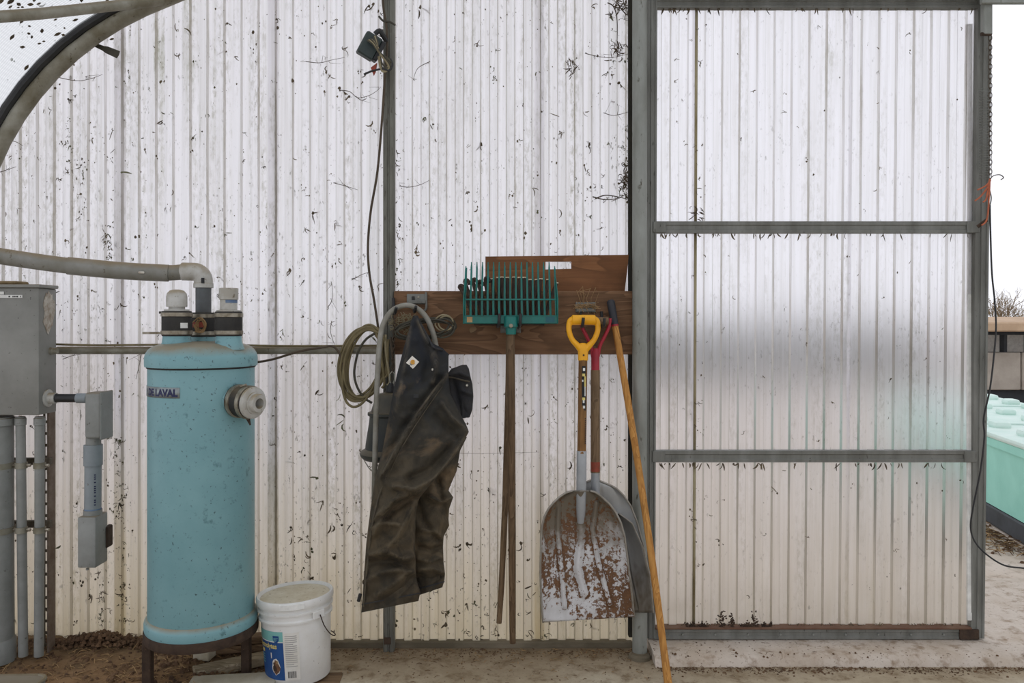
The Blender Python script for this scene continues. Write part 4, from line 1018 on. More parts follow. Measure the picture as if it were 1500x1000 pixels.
# --- stick with black grip
sk = T('wooden_stick', 'long varnished wooden stick with a black rubber grip leaning on the board', 'stick', P(979, 1002, 3.15))
pa = P(894.5, 441, 3.415); pb = P(979, 1003, 3.145)
mid = lambda t: lerp(pa, pb, t) + Vector((.012 * math.sin(PI * t), 0, 0))
b = MB(); b.tube([mid(t / 12) for t in range(13)], [.0135] + [.0145] * 11 + [.0165], 16); b.build('shaft', MAT['stick'], sk)
b = MB(); b.tube([mid(-.003), mid(.002), mid(.066)], [.012, .0175, .0162], 16); b.build('rubber_grip', MAT['grip'], sk)
b = MB(); b.tube([mid(.0655), mid(.071)], .0158, 16); b.build('red_ring', MAT['red'], sk)

# ================================================================== HOSE, CORDS, LAMP
b = MB(); b.tube(catmull([P(x, y, d) for x, y, d in ((548, 735, 3.30), (548.5, 700, 3.26), (549, 680, 3.245), (551, 600, 3.25), (554, 530, 3.28), (558, 488, 3.31), (565, 467, 3.335), (577, 453, 3.34), (594, 447, 3.345), (610, 451, 3.345), (624, 464, 3.345), (633.5, 485, 3.34), (638.5, 506, 3.34), (641, 530, 3.33))], 8), .0112, 12)
b.build('grey_hose', MAT['hose'], label='stiff grey hose looped over the left double hook', cat='hose')

lamp = T('heat_lamp', 'dark bell shaped heat lamp hanging half hidden by the overalls', 'lamp', P(572, 690, 3.385))
lc = P(572, 680, 3.395); k_ = S(1, 3.395) * .97
zz = lambda py: (680 - py) * k_
b = MB(); b.lathe([(0, zz(571)), (9 * k_, zz(571)), (18 * k_, zz(573)), (23 * k_, zz(580)), (29 * k_, zz(599)), (31 * k_, zz(601))], lc, seg=36); b.build('shoulder', MAT['lamp'], lamp)
b = MB(); b.lathe([(30 * k_, zz(600)), (34 * k_, zz(601)), (34 * k_, zz(605)), (31 * k_, zz(607))], lc, seg=36); b.build('ring', MAT['lamp'], lamp)
b = MB(); b.lathe([(31 * k_, zz(606)), (32 * k_, zz(616)), (37 * k_, zz(648)), (38 * k_, zz(658)), (36 * k_, zz(659)), (30 * k_, zz(606))], lc, seg=36); b.build('shade', MAT['lamp'], lamp)
b = MB(); b.lathe([(37 * k_, zz(655)), (44 * k_, zz(659)), (46 * k_, zz(662)), (45 * k_, zz(666)), (40 * k_, zz(671)), (35 * k_, zz(672)), (36 * k_, zz(660))], lc, seg=36); b.build('rim', MAT['lamp'], lamp)
b = MB(); b.tube([P(572, 574, 3.385), P(572.5, 566, 3.385), P(573, 561, 3.385)], [.02, .017, .008], 14); b.build('cap', MAT['black'], lamp)
for j in range(6):
    a = j * PI / 3 + .3; b = MB(); b.tube(catmull([lc + Vector((math.cos(a) * r_, math.sin(a) * r_, z)) for r_, z in ((40 * k_, zz(669)), (37 * k_, zz(676)), (26 * k_, zz(690)), (0, zz(696)))], 4), .0018, 6); b.build('guard_wire', MAT['wire'], lamp)
b = MB(); b.tube([lc + Vector((math.cos(a * PI / 12) * 31 * k_, math.sin(a * PI / 12) * 31 * k_, zz(685))) for a in range(24)], .0018, 6, closed=True); b.build('guard_ring', MAT['wire'], lamp)
b = MB(); b.tube([P(x, y, 3.385) for x, y in ((572, 561), (570.5, 556), (571, 548), (574.5, 544), (578, 547), (578, 556), (576, 562))], .0024, 6); b.build('hanging_ring', MAT['wire'], lamp)
def chain(mb, a, c, n, r, wire):
    dv = (c - a) / n; t = dv.normalized(); s1 = Vector((1, 0, 0)); s2 = t.cross(s1)
    L = dv.length * .68
    for k in range(n):
        o = a + dv * (k + .5); sd_ = s1 if k % 2 == 0 else s2
        mb.tube([o + t * (L * math.cos(q * PI / 5)) + sd_ * (r * math.sin(q * PI / 5)) for q in range(10)], wire, 5, closed=True)
b = MB(); chain(b, P(578, 462, 3.36), P(575, 546, 3.385), 16, .006, .0018); b.build('lamp_chain', MAT['chain'], label='rusty chain holding the dark heat lamp', cat='chain', kind='stuff')

rr = random.Random(21)
def coil(cx, cy, rx, ry, tilt, d, loops, jit, r, mat, name, label, tail=None, seed=1, phase=0):
    rr = random.Random(seed); pts = []
    n = loops * 14
    for i in range(n + 1):
        a = 2 * PI * i / 14 + phase; l = i // 14; R_ = random.Random(seed * 100 + l)
        fx = rx * R_.uniform(.8, 1.1); fy = ry * R_.uniform(.85, 1.08); ox = R_.uniform(-jit, jit); oy = R_.uniform(-jit, jit)
        x = fx * math.cos(a); y = fy * math.sin(a)
        pts.append(P(cx + ox + x * math.cos(tilt) - y * math.sin(tilt), cy + oy + x * math.sin(tilt) + y * math.cos(tilt), d - .006 * (l % 4) + .004 * math.sin(a * 1.3 + l)))
    if tail: pts = pts + [P(*q) for q in tail]
    sm = catmull(pts, 4)
    b = MB(); b.tube(sm, r, 7); return b.build(name, MAT[mat], label=label, cat='cord')
coil(533, 532, 31, 55, .22, 3.41, 8, 6, .0056, 'cord', 'cord_coil', 'olive extension cord coiled in loops beside the pole', seed=3, phase=-1.2)
b = MB(); b.tube(catmull([P(x, y, 3.40) for x, y in ((372, 531), (400, 526), (440, 514), (470, 509), (487, 507), (497, 517), (501, 530), (505, 552))], 6), .0050, 8)
b.build('cord_lead', MAT['cord_brown'], label='brown cord running from behind the tank to the coil', cat='cord')
b = MB(); b.tube(catmull([P(x, y, 3.395) for x, y in ((552, 487), (537, 496), (526, 512), (521, 530), (519, 548), (523, 566), (533, 582), (545, 590))], 6), .0052, 8); b.build('twisted_cord', MAT['cord_dark'], label='dark twisted cord hanging inside the olive coil', cat='cord')
for k, (xa, ya, xb, yb, mt) in enumerate(((561, 496, 563, 560, 'cord'), (565, 490, 571, 556, 'cord_tan'), (569, 497, 568, 545, 'cord'), (572, 494, 577, 538, 'cord_brown'))):
    b = MB(); b.tube(catmull([P(xa, ya, 3.40), P(lerp(xa, xb, .4) - 3 + k, lerp(ya, yb, .4), 3.385), P(xb, yb, 3.39), P(xb - 4, yb + 8, 3.39)], 6), .0052, 8)
    b.build('hanging_strand', MAT[mt], label=('olive', 'tan', 'second olive', 'brown')[k] + ' cord strand dangling in front of the pole', cat='cord', group='cord strands below the left hook')
coil(622, 482, 44, 13, -.12, 3.375, 4, 3, .0042, 'cord_dark', 'cable_bundle', 'dark cable bundle looped flat across the tool board', seed=5)
coil(648, 479, 19, 13, -.1, 3.378, 4, 3, .0040, 'cord_dark', 'cable_bundle', 'dark round cable loops at the right end of the bundle', seed=13)
coil(652, 473, 13, 11, -.1, 3.37, 2, 2, .0036, 'cord_tan', 'cable_bundle', 'pale thin cable loops poking out above the dark bundle', seed=8)
b = MB(); rr = random.Random(77)
for k in range(60):
    c = P(rr.uniform(572, 605), rr.uniform(462, 485), 3.41 - rr.random() * .02); dv = Vector((rr.gauss(0, 1), rr.gauss(0, .3), rr.gauss(0, .7))).normalized() * rr.uniform(.01, .03)
    b.tube([c - dv, c + Vector((.003, -.003, .004)), c + dv], .0016, 4)
b.build('twine_scraps', MAT['cord_tan'], label='pale tangled twine scraps behind the left hook', cat='twine', kind='stuff')
b = MB(); b.tube(catmull([P(x, y, 3.437) for x, y in ((560, -8), (562, 14), (566, 40), (567, 70), (564, 108), (560, 170), (553, 250), (543, 310), (539, 360), (541, 400), (548, 440), (555, 487))], 6), .0052, 8)
b.build('drop_cord', MAT['cord_brown'], label='brown cord hanging down beside the pole from the roof', cat='cord')

# flood light with bundled flex at the top of the pole
fl = T('flood_light', 'small dark floodlight with its flex bundled on the pole', 'light', P(548, 105, 3.41))
ct = P(541, 68, 3.39); rot = Matrix.Rotation(math.radians(28), 3, 'Y') @ Matrix.Rotation(math.radians(20), 3, 'Z')
b = MB(); b.box(ct, (.075, .06, .10), rot, bev=.006); b.build('housing', MAT['flood'], fl)
b = MB(); b.box(ct + rot @ Vector((.045, -.004, 0)), (.018, .062, .09), rot, bev=.004); b.build('front_frame', MAT['black'], fl)
b = MB(); b.tube(catmull([P(549, 50, 3.40), P(556, 45, 3.40), P(561, 52, 3.41), P(566, 60, 3.43)], 5), .011, 8); b.build('bracket', MAT['black'], fl)
rr = random.Random(31)
for k in range(7):
    a0 = P(538 + k * 2.2, 62 - k * 1.5 + rr.uniform(-3, 3), 3.345); a1 = P(557 + rr.uniform(-2, 2), 78, 3.345); a2 = P(566 + rr.uniform(-3, 6), 96 + rr.uniform(-4, 6), 3.36)
    b = MB(); b.tube(catmull([a0, lerp(a0, a1, .5) + Vector((0, -.006, .008)), a1, a2 + Vector((.01, 0, .01)), a2 + Vector((-.02, 0, -.008)), a1 + Vector((-.004, .004, -.01))], 5), .0036, 6); b.build('flex_loop', MAT['cord_tan' if k % 2 else 'cord_dark'], fl)
b = MB(); b.tube(catmull([P(x, y, 3.36) for x, y in ((533, 109), (545, 104), (560, 101), (570, 103), (575, 95), (572, 86))], 5), .0045, 8); b.build('plug_lead', MAT['black'], fl)
b = MB(); b.prism([P(543, 99, 3.36), P(552, 92, 3.36), P(550, 104, 3.36), P(547, 110, 3.36)], Vector((0, .012, 0))); b.build('plug', MAT['red_worn'], fl)
b = MB(); b.tube(catmull([P(555, 24, 3.44), P(562, 31, 3.435), P(571, 32, 3.435), P(579, 37, 3.44)], 5), .0045, 8); b.build('pole_tie', MAT['cord_dark'], label='dark tie wrapped round the pole above the floodlight', cat='tie')

# ================================================================== OVERALLS
def canvas_material():
    m = bpy.data.materials.new('worn_canvas'); m.use_nodes = True; t = m.node_tree; b = t.nodes['Principled BSDF']
    tc = nd(t, 'ShaderNodeTexCoord').outputs['Object']; sx = nd(t, 'ShaderNodeSeparateXYZ'); t.links.new(tc, sx.inputs[0])
    n1 = noisefac(t, tc, 5, 6, .6, .5); n2 = noisefac(t, mapped(t, tc, (16, 16, 11)), 1.0, 6, .65, .8); n3 = noisefac(t, tc, 160, 3)
    zz = math_(t, 'ADD', sx.outputs[2], math_(t, 'MULTIPLY', math_(t, 'SUBTRACT', n1, .5), .9))
    c = ramp(t, zz, [(.0, lin((66, 59, 48))), (.28, lin((90, 79, 62))), (.60, lin((80, 73, 61))), (.82, lin((52, 52, 50))), (1.0, lin((43, 45, 49)))])
    c = mixc(t, ramp(t, n2, [(.36, (.7,) * 3), (.56, BW[0])]), c, lin((50, 48, 43)))
    c = mixc(t, ramp(t, n1, [(.55, BW[0]), (.72, (.7,) * 3)]), c, lin((140, 118, 90)))
    fold_fac = nd(t, 'ShaderNodeAttribute', attribute_name='fold_light').outputs['Fac']
    c = mixc(t, math_(t, 'MULTIPLY', fold_fac, ramp(t, n2, [(.40, (0,) * 3), (.68, (.42,) * 3)])), c, lin((128, 116, 96)))  # fold highlights painted into the canvas colour along raised creases
    t.links.new(c, b.inputs['Base Color']); b.inputs['Roughness'].default_value = .9; b.inputs['Specular IOR Level'].default_value = .2
    bp = nd(t, 'ShaderNodeBump'); bp.inputs['Strength'].default_value = .35; bp.inputs['Distance'].default_value = .003
    t.links.new(math_(t, 'ADD', math_(t, 'MULTIPLY', n2, 1.0), math_(t, 'MULTIPLY', n3, .4)), bp.inputs['Height']); t.links.new(bp.outputs[0], b.inputs['Normal'])
    return m
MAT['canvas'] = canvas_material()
MAT['canvas_dark'] = M('dark_canvas', (44, 45, 49), (58, 56, 54), 14, .9, 0, .3, 120)
MAT['seam'] = M('piped_seam', (66, 60, 52), (92, 84, 68), 24, .85, 0, .3, 140)
ov = T('overalls', 'dark worn canvas bib overalls hanging from the left double hook', 'overalls', P(585, 898, 3.24))
def cloth(name, left, right, dc, th, creases, parent, mat, nth=84, nv=130, nz=.009, seed=0, open_bottom=True):
    ya, yb = left[0][0], left[-1][0]; yc, yd = right[0][0], right[-1][0]
    def fn(u, v):
        a = 2 * PI * u
        yl, yr = lerp(ya, yb, v), lerp(yc, yd, v); xl, xr = interp(left, yl), interp(right, yr)
        s_ = .5 - .5 * math.cos(a)
        x = lerp(xl, xr, s_); y = lerp(yl, yr, s_)
        sn = math.sin(a); t = interp(th, (yl + yr) / 2)
        prof_ = math.copysign(abs(sn) ** .75, sn)
        d_ = interp(dc, (yl + yr) / 2) - t * prof_
        front = max(0, sn) ** .35
        off = 0
        if sn > -.2:
            for (pts, w_, h_) in creases:
                q = 9
                for (xa, y0), (xb, y1) in zip(pts, pts[1:]):
                    ax_, ay_ = xb - xa, y1 - y0; bx2, by2 = x - xa, y - y0
                    tt = max(0, min(1, (ax_ * bx2 + ay_ * by2) / (ax_ * ax_ + ay_ * ay_)))
                    q = min(q, math.hypot(bx2 - ax_ * tt, by2 - ay_ * tt) / w_)
                if q < 3: off += 2.7 * h_ * math.exp(-(abs(q) * 1.25) ** 1.4)
        nn = noise.fractal(Vector((x * .022 + seed, y * .016, sn * .6)), 1.0, 2.0, 3)
        n2 = noise.fractal(Vector((x * .05 + y * .03 + seed, y * .06 - x * .02, 3)), 1.0, 2.0, 3)
        n3 = abs(noise.noise(Vector(((x + y) * .035 + seed, (y - x) * .014, 9)))) ** .6
        p = P(x, y, d_ - front * (off + nz * 1.6 * n3) - nz * 1.6 * nn - nz * n2)
        return p
    b = MB(); b.grid(fn, nth, nv, True)
    # turn the hem inwards so that the leg opening is hollow
    last = [fn(i / nth, 1) for i in range(nth)]
    c0 = sum(last, Vector()) / nth
    inner = [lerp(p, c0, .10) + Vector((0, 0, .0)) for p in last]; inner2 = [lerp(p, c0, .16) + Vector((0, 0, .10)) for p in last]
    n = nth
    b.add(last + inner + inner2, [[i, (i + 1) % n, n + (i + 1) % n, n + i] for i in range(n)] + [[n + i, n + (i + 1) % n, 2 * n + (i + 1) % n, 2 * n + i] for i in range(n)])
    o = b.build(name, MAT[mat], parent, sharp=180)
    at = o.data.attributes.new('fold_light', 'FLOAT', 'POINT'); vals = []  # mask of raised folds for the painted highlights
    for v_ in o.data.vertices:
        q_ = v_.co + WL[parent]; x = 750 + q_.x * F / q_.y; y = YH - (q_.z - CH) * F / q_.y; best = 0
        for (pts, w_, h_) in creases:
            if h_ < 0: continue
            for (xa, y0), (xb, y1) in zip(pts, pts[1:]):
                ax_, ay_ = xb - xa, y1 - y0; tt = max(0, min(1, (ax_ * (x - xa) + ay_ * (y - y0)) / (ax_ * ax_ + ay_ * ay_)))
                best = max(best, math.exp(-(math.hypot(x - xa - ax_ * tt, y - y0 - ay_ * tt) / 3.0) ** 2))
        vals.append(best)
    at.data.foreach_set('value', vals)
    return o, fn
Lm = [(462, 606), (470, 602), (480, 600), (507, 592), (550, 581), (574, 576), (612, 569), (660, 560), (699, 550), (728, 545), (766, 540), (795, 536.5), (843, 533), (880, 531), (897, 529)]
Rm = [(462, 612), (472, 617), (490, 627), (503, 634), (509, 648), (519, 657), (550, 657), (575, 659), (600, 671), (622, 683), (632, 687), (645, 680), (660, 672), (685, 652), (710, 630), (730, 614), (750, 609), (800, 608), (850, 610), (866, 616), (880, 613)]
cre = [
    ([(655, 549), (640, 568), (618, 598), (596, 632), (572, 672), (557, 700)], 4, .020),
    ([(646, 556), (622, 586), (592, 628), (566, 672)], 7, -.014),
    ([(687, 632), (665, 668), (636, 702), (606, 716), (575, 712)], 7, .030),
    ([(660, 655), (632, 685), (600, 700)], 8, -.014),
    ([(626, 716), (600, 724), (570, 735), (548, 760)], 6, .016),
    ([(585, 726), (565, 748), (548, 782)], 5, .018),
    ([(606, 728), (580, 745), (560, 762)], 6, -.018),
    ([(604, 745), (580, 790), (560, 808)], 6, .014),
    ([(540, 812), (565, 808), (590, 818), (606, 815)], 5, .016),
    ([(540, 824), (570, 822), (602, 832)], 5, -.016),
    ([(536, 850), (560, 838), (590, 834), (608, 838)], 6, .014),
    ([(602, 836), (580, 852), (552, 872)], 5, .014),
    ([(608, 846), (592, 862), (566, 880)], 5, -.012),
    ([(541, 775), (560, 765), (585, 768)], 4, .012),
    ([(612, 470), (630, 510), (640, 545)], 5, .012), ([(600, 480), (592, 540), (580, 600)], 9, .008),
    ([(648, 590), (662, 610), (684, 630)], 5, .018), ([(640, 610), (655, 625), (672, 640)], 6, -.012),
    ([(636, 512), (640, 530), (634, 560)], 4, .012), ([(628, 520), (622, 560)], 6, -.006)]
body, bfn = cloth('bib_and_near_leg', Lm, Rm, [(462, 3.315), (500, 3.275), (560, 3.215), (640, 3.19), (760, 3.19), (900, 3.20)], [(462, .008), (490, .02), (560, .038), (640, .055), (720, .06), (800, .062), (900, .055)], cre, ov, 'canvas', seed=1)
Lb = [(640, 612), (700, 600), (760, 596), (830, 596), (866, 602), (874, 606)]
Rb = [(640, 684), (660, 674), (690, 669), (708, 661), (718, 657), (728, 664), (745, 658), (760, 657), (770, 658), (785, 650), (800, 649), (825, 650), (840, 652), (850, 651), (860, 648)]
cre2 = [([(608, 722), (618, 760), (640, 790)], 6, -.010), ([(664, 728), (648, 735), (630, 728)], 5, .022), ([(657, 795), (640, 780), (618, 775)], 5, .012), ([(650, 800), (632, 806), (612, 800)], 5, -.014), ([(652, 840), (634, 832), (612, 835)], 5, .014), ([(640, 700), (646, 730), (655, 756)], 6, -.012), ([(615, 848), (632, 852), (650, 842)], 4, -.012), ([(650, 815), (630, 822), (612, 818)], 4, .01)]
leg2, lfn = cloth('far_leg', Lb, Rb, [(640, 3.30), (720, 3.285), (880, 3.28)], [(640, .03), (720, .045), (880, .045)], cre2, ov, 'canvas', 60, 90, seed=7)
Lf = [(534, 677), (540, 661), (548, 655), (562, 652), (580, 655), (600, 664), (613, 674)]
Rf = [(534, 683.5), (540, 687), (548, 688.5), (562, 692), (580, 693.5), (600, 692), (611, 688)]
flap, ffn = cloth('folded_back_bib', Lf, Rf, [(534, 3.32), (613, 3.315)], [(534, .006), (550, .022), (613, .02)], [([(658, 550), (672, 546), (690, 553)], 3, .012), ([(676, 572), (692, 578)], 3, .008), ([(665, 560), (672, 590), (680, 608)], 4, -.008)], ov, 'canvas_dark', 40, 40, nz=.003, seed=4)
def frontpt(x, y, fn, lift):     # point on the near face of a cloth piece
    best = None
    for j in range(0, 61):
        for i in range(0, 41):
            p = fn(i / 80, j / 60); px = 750 + p.x * F / p.y; py = YH - (p.z - CH) * F / p.y
            e = (px - x) ** 2 + (py - y) ** 2
            if best is None or e < best[0]: best = (e, p)
    return P(x, y, best[1].y - lift)
# seams, hems, cuff welts
b = MB(); b.tube(catmull([frontpt(x, y, bfn, .003) for x, y in ((656, 548), (640, 566), (618, 596), (596, 630), (576, 664), (560, 694))], 5), .0042, 8); b.build('side_zip', MAT['seam'], ov)
b = MB(); b.tube(catmull([frontpt(x, y, bfn, .002) for x, y in ((648, 566), (628, 594), (604, 630), (584, 664), (572, 690))], 5), .002, 6); b.build('stitched_seam', MAT['seam'], ov)
b = MB(); b.tube(catmull([frontpt(x, y, bfn, .002) for x, y in ((566, 700), (556, 724), (547, 760), (541, 800), (536, 850), (533, 888))], 5), .0038, 8); b.build('leg_zip', MAT['seam'], ov)
b = MB(); b.tube([bfn(k / 48, .972) + Vector((0, -.001, 0)) for k in range(48)], .0026, 6, closed=True); b.build('hem_seam', MAT['canvas_dark'], ov)
b = MB(); b.tube([lfn(k / 48, .962) + Vector((0, -.001, 0)) for k in range(48)], .0026, 6, closed=True); b.build('hem_seam', MAT['canvas_dark'], ov)
b = MB(); b.tube(catmull([frontpt(x, y, bfn, .002) for x, y in ((608, 463), (618, 478), (629, 498), (636, 509), (648, 513), (657, 520))], 5), .0045, 8); b.build('bib_hem', MAT['canvas_dark'], ov)
b = MB(); b.tube(catmull([P(x, y, 3.285) for x, y in ((655, 552), (664, 553), (675, 556), (688, 559))], 5), .0035, 8); b.build('flap_cord', MAT['seam'], ov)
b = MB(); b.box(P(526.5, 875, 3.20), (.014, .01, .034), Matrix.Rotation(.25, 3, 'Y'), bev=.003); b.build('ankle_tab', MAT['canvas_dark'], ov)
b = MB(); pd = frontpt(609.5, 580, bfn, .002); b.box(pd, (.02, .003, .015), bev=.001); b.build('tool_loop', MAT['black'], ov)
for x, y in ((634, 541), (684, 564)):
    pd = frontpt(x, y, bfn if x < 660 else ffn, .0)
    b = MB(); b.lathe([(0, .006), (.004, .006), (.006, .003), (.006, 0)], pd, (0, -1, 0), 12); b.build('button', MAT['wire'], ov)
pc = frontpt(604.5, 530.5, bfn, .004)
u1 = Vector((.78, 0, .62)); v1 = Vector((-.62, 0, .78)); sq = .0185
u1 = Vector((.707, 0, .707)); v1 = Vector((-.707, 0, .707)); 
Rr = Matrix.Rotation(math.radians(-4), 3, 'Y'); u1 = Rr @ u1; v1 = Rr @ v1
b = MB(); b.prism([pc + u1 * sq * a + v1 * sq * c for a, c in ((-1, -1), (1, -1), (1, 1), (-1, 1))], Vector((0, -.003, 0))); pt = b.build('maker_patch', MAT['patch'], ov)
b = MB(); k6 = []
for k in range(22):
    a = math.radians(20 + 320 * k / 21); k6.append(pc + Vector((.002, -.0042, .001)) + Vector((math.cos(a), 0, math.sin(a))) * .0075)
b.tube(k6, [.0012 + .0024 * math.sin(PI * k / 21) for k in range(22)], 6); b.lathe([(0, 0), (.0055, 0), (.0055, .0008), (0, .0009)], pc + Vector((.003, -.0035, .001)), (0, -1, 0), 14)
b.build('patch_emblem', MAT['logo_gold'], pt)
b = MB(); b.box(pc + Vector((-.0065, -.0038, -.0085)), (.010, .001, .0022), Matrix.Rotation(.75, 3, 'Y')); b.build('patch_lettering', MAT['ink'], pt)

# ================================================================== DOOR FITTINGS
b = MB(); chain(b, P(1450.5, 52, 3.375), P(1450.5, 262, 3.375), 30, .0075, .0018)
b.build('door_chain', MAT['chain'], label='thin grey chain hanging down the door edge', cat='chain', kind='stuff')
b = MB(); n = 14 * 34; pts = []
for k in range(n + 1):
    t = k / n; y = lerp(128, 262, t ** .9); a = 2 * PI * k / 14
    c = P(1441.5, y, 3.385); pts.append(c + Vector((math.cos(a) * .021, -.012 * max(-.2, math.sin(a)), 0)))
b.tube(pts, .0013, 5, caps=True); b.build('door_spring', MAT['galv'], label='loose coil spring stretched along the upper door edge', cat='spring')
rr = random.Random(6)
tw = T('twine_knot', 'frayed orange twine knotted to the door edge', 'twine', P(1448, 300, 3.37))
for k, pts in enumerate((((1450, 262), (1446, 275), (1436, 288), (1428, 294)), ((1451, 264), (1444, 272), (1432, 278)), ((1450, 262), (1449, 285), (1446, 320), (1438, 330)), ((1449, 265), (1445, 290), (1440, 296)), ((1450, 262), (1456, 257), (1465, 256), (1470, 260), (1466, 263)))):
    b = MB(); b.tube(catmull([P(x, y, 3.368) for x, y in pts], 5), .0034 if k < 4 else .002, 6); b.build('strand', MAT['orange' if k < 4 else 'twig'], tw)
b = MB(); b.tube(catmull([P(1449, 276, 3.37), P(1452, 290, 3.37), P(1449, 302, 3.37), P(1446, 292, 3.37), P(1449, 276, 3.37)], 5), .0026, 6); b.build('snap_ring', MAT['galv'], tw)
b = MB(); b.tube([P(1432, 332, 3.39), P(1446, 322, 3.375)], .008, 8); b.build('door_latch', MAT['rust'], label='short rusty latch pin at the middle rail end', cat='latch')
b = MB(); b.tube(catmull([P(x, y, d) for x, y, d in ((1450, 300, 3.37), (1451, 345, 3.37), (1453, 400, 3.37), (1457, 440, 3.375), (1459, 480, 3.38), (1456, 520, 3.385), (1450, 570, 3.39), (1441, 612, 3.40), (1442, 640, 3.40), (1436, 690, 3.40), (1425, 745, 3.40), (1422, 775, 3.40), (1430, 796, 3.39), (1448, 814, 3.37), (1472, 828, 3.34), (1500, 832, 3.32), (1540, 838, 3.30))], 6), .0036, 8)
b.build('black_cable', MAT['black'], label='thin black cable trailing down the door edge and off to the right', cat='cable')

# ================================================================== OUTSIDE
def bin_box(name, label, c, sx_, sy_, h, rz, z0=.12):
    t = T(name, label, 'bin', Vector((c[0], c[1], -.012)))
    R = Matrix.Rotation(rz, 3, 'Z'); C0 = Vector((c[0], c[1], 0))
    b = MB(); n = 4
    def ringpts(z, fx, fy): return [C0 + R @ Vector((a * sx_ / 2 * fx, e * sy_ / 2 * fy, z)) for a, e in ((-1, -1), (1, -1), (1, 1), (-1, 1))]
    rs_ = [ringpts(z0, .95, .95), ringpts(h - .06, 1, 1), ringpts(h - .055, 1.03, 1.03), ringpts(h, 1.03, 1.03)]
    vs = sum(rs_, []); fs = [[k * 4 + i, k * 4 + (i + 1) % 4, k * 4 + 4 + (i + 1) % 4, k * 4 + 4 + i] for k in range(3) for i in range(4)] + [[0, 1, 2, 3][::-1], [12, 13, 14, 15]]
    b.add(vs, fs); b.build('tub', MAT['bin'], t, sharp=20)
    b = MB(); b.box(C0 + Vector((0, 0, h + .02)), (sx_ * 1.05, sy_ * 1.05, .045), R, bev=.02, seg=2); ld_ = b.build('lid', MAT['bin_lid'], t)
    nx = max(3, int(sx_ / .32))
    for i in range(nx):
        for e in (-.36, 0, .36):
            b = MB(); b.box(C0 + R @ Vector((lerp(-.40, .40, i / (nx - 1)) * sx_, e * sy_, h + .06)), (.16, .12, .06), R, bev=.028, seg=2); b.build('lid_boss', MAT['bin_lid'], ld_)
    for e in (-.42, 0, .42):
        b = MB(); b.box(C0 + R @ Vector((0, e * sy_, z0 / 2 - .006)), (sx_ * .98, .14, z0), R, bev=.01); b.build('skid', MAT['skid'], t)
    return t
rz = math.radians(79)
dirv = Vector((math.cos(rz), math.sin(rz), 0)); nrmv = Vector((dirv.y, -dirv.x, 0))
def bin_at(d, side): q = Vector((3.335 + .196 * (d - 5.55), d, 0)); return q + nrmv * side
for d_, side, h_, lab in ((5.40, .57, .62, 'nearest mint green lidded bin just outside the door'), (6.78, .57, .62, 'mint green bin standing directly behind the nearest one'), (8.16, .57, .62, 'mint green bin third from the door in the front row'), (9.54, .57, .62, 'mint green bin at the far end of the front row'), (7.1, 1.85, .72, 'tallest mint green bin in the second row outside')):
    c_ = bin_at(d_, side); bin_box('mint_bin', lab, (c_.x, c_.y), 1.22, 1.08, h_, rz, .13)
# low concrete shed
SY = 12.0
shd = T('low_shed', 'low grey concrete shed with a tan roof edge behind the bins', 'shed', P(1600, 0, SY).xy.to_3d())
zs = lambda py: P(0, py, SY).z
xs0 = P(1395, 0, SY).x
for k in range(5):
    b = MB(); xa = xs0 + k * 1.05; b.box((xa + .52, SY + .1, (zs(571) + zs(516)) / 2), (1.03, .2, zs(516) - zs(571)), bev=.012); b.build('concrete_panel', MAT['shed'], shd)
b = MB(); b.box((xs0 + 2.6, SY + .14, zs(583) - .1), (5.2, .12, .5), bev=.005); b.build('dark_base', MAT['shed_dark'], shd)
b = MB(); b.box((xs0 + 2.6, SY + .1, zs(518)), (5.2, .14, .05), bev=.005); b.build('lower_rail', MAT['shed_dark'], shd)
b = MB(); b.box((xs0 + 2.6, SY + .1, zs(488)), (5.2, .14, .05), bev=.005); b.build('upper_rail', MAT['shed_dark'], shd)
for k in range(14):
    b = MB(); b.box((xs0 + .05 + k * .39, SY + .1, zs(503)), (.09 if k % 2 else .05, .12, zs(488) - zs(518)), bev=.005); b.build('rail_post', MAT['shed_dark'], shd)
b = MB(); b.box((xs0 + 2.6, SY + .6, zs(503)), (5.2, .04, .34)); b.build('pale_back', MAT['sticker'], shd)
b = MB(); b.box((xs0 + 2.6, SY + .5, zs(474)), (5.3, 1.8, .14), Matrix.Rotation(.05, 3, 'X'), bev=.02); b.build('roof_edge', MAT['shed_roof'], shd)
# bare bush behind
bu = T('bare_bush', 'bare twiggy bush rising behind the low shed roof', 'bush', Vector((P(1455, 0, 17).x, 17, 0)))
rr = random.Random(15)
b = MB()
def twig(p, d, L, r, dep):
    q = p + d * L; b.tube([p, lerp(p, q, .5) + Vector((rr.gauss(0, .02), 0, rr.gauss(0, .02))), q], [r, r * .85, r * .65], 5)
    if dep:
        for _ in range(3): twig(lerp(p, q, rr.uniform(.5, 1)), (d + Vector((rr.gauss(0, .55), rr.gauss(0, .4), rr.gauss(.1, .4)))).normalized(), L * .66, r * .6, dep - 1)
bx_ = Vector((P(1452, 0, 17).x, 17, 0))
for _ in range(4): twig(bx_ + Vector((rr.gauss(0, .1), 0, 0)), Vector((rr.gauss(.1, .2), 0, 1)).normalized(), .95, .03, 5)
b.build('branches', MAT['leaf_litter'], bu, sharp=60)
b = MB()
for _ in range(200):
    c = bx_ + Vector((rr.gauss(.15, .35), rr.gauss(0, .3), rr.uniform(1.2, 1.95))); a = rr.uniform(0, 6.28); s_ = rr.uniform(.012, .03)
    b.add([c + Vector((math.cos(a) * s_, .2 * s_, math.sin(a) * s_)), c + Vector((-math.sin(a) * s_ * .5, 0, math.cos(a) * s_ * .5)), c - Vector((math.cos(a) * s_, 0, math.sin(a) * s_)), c + Vector((math.sin(a) * s_ * .5, 0, -math.cos(a) * s_ * .5))], [[0, 1, 2, 3]])
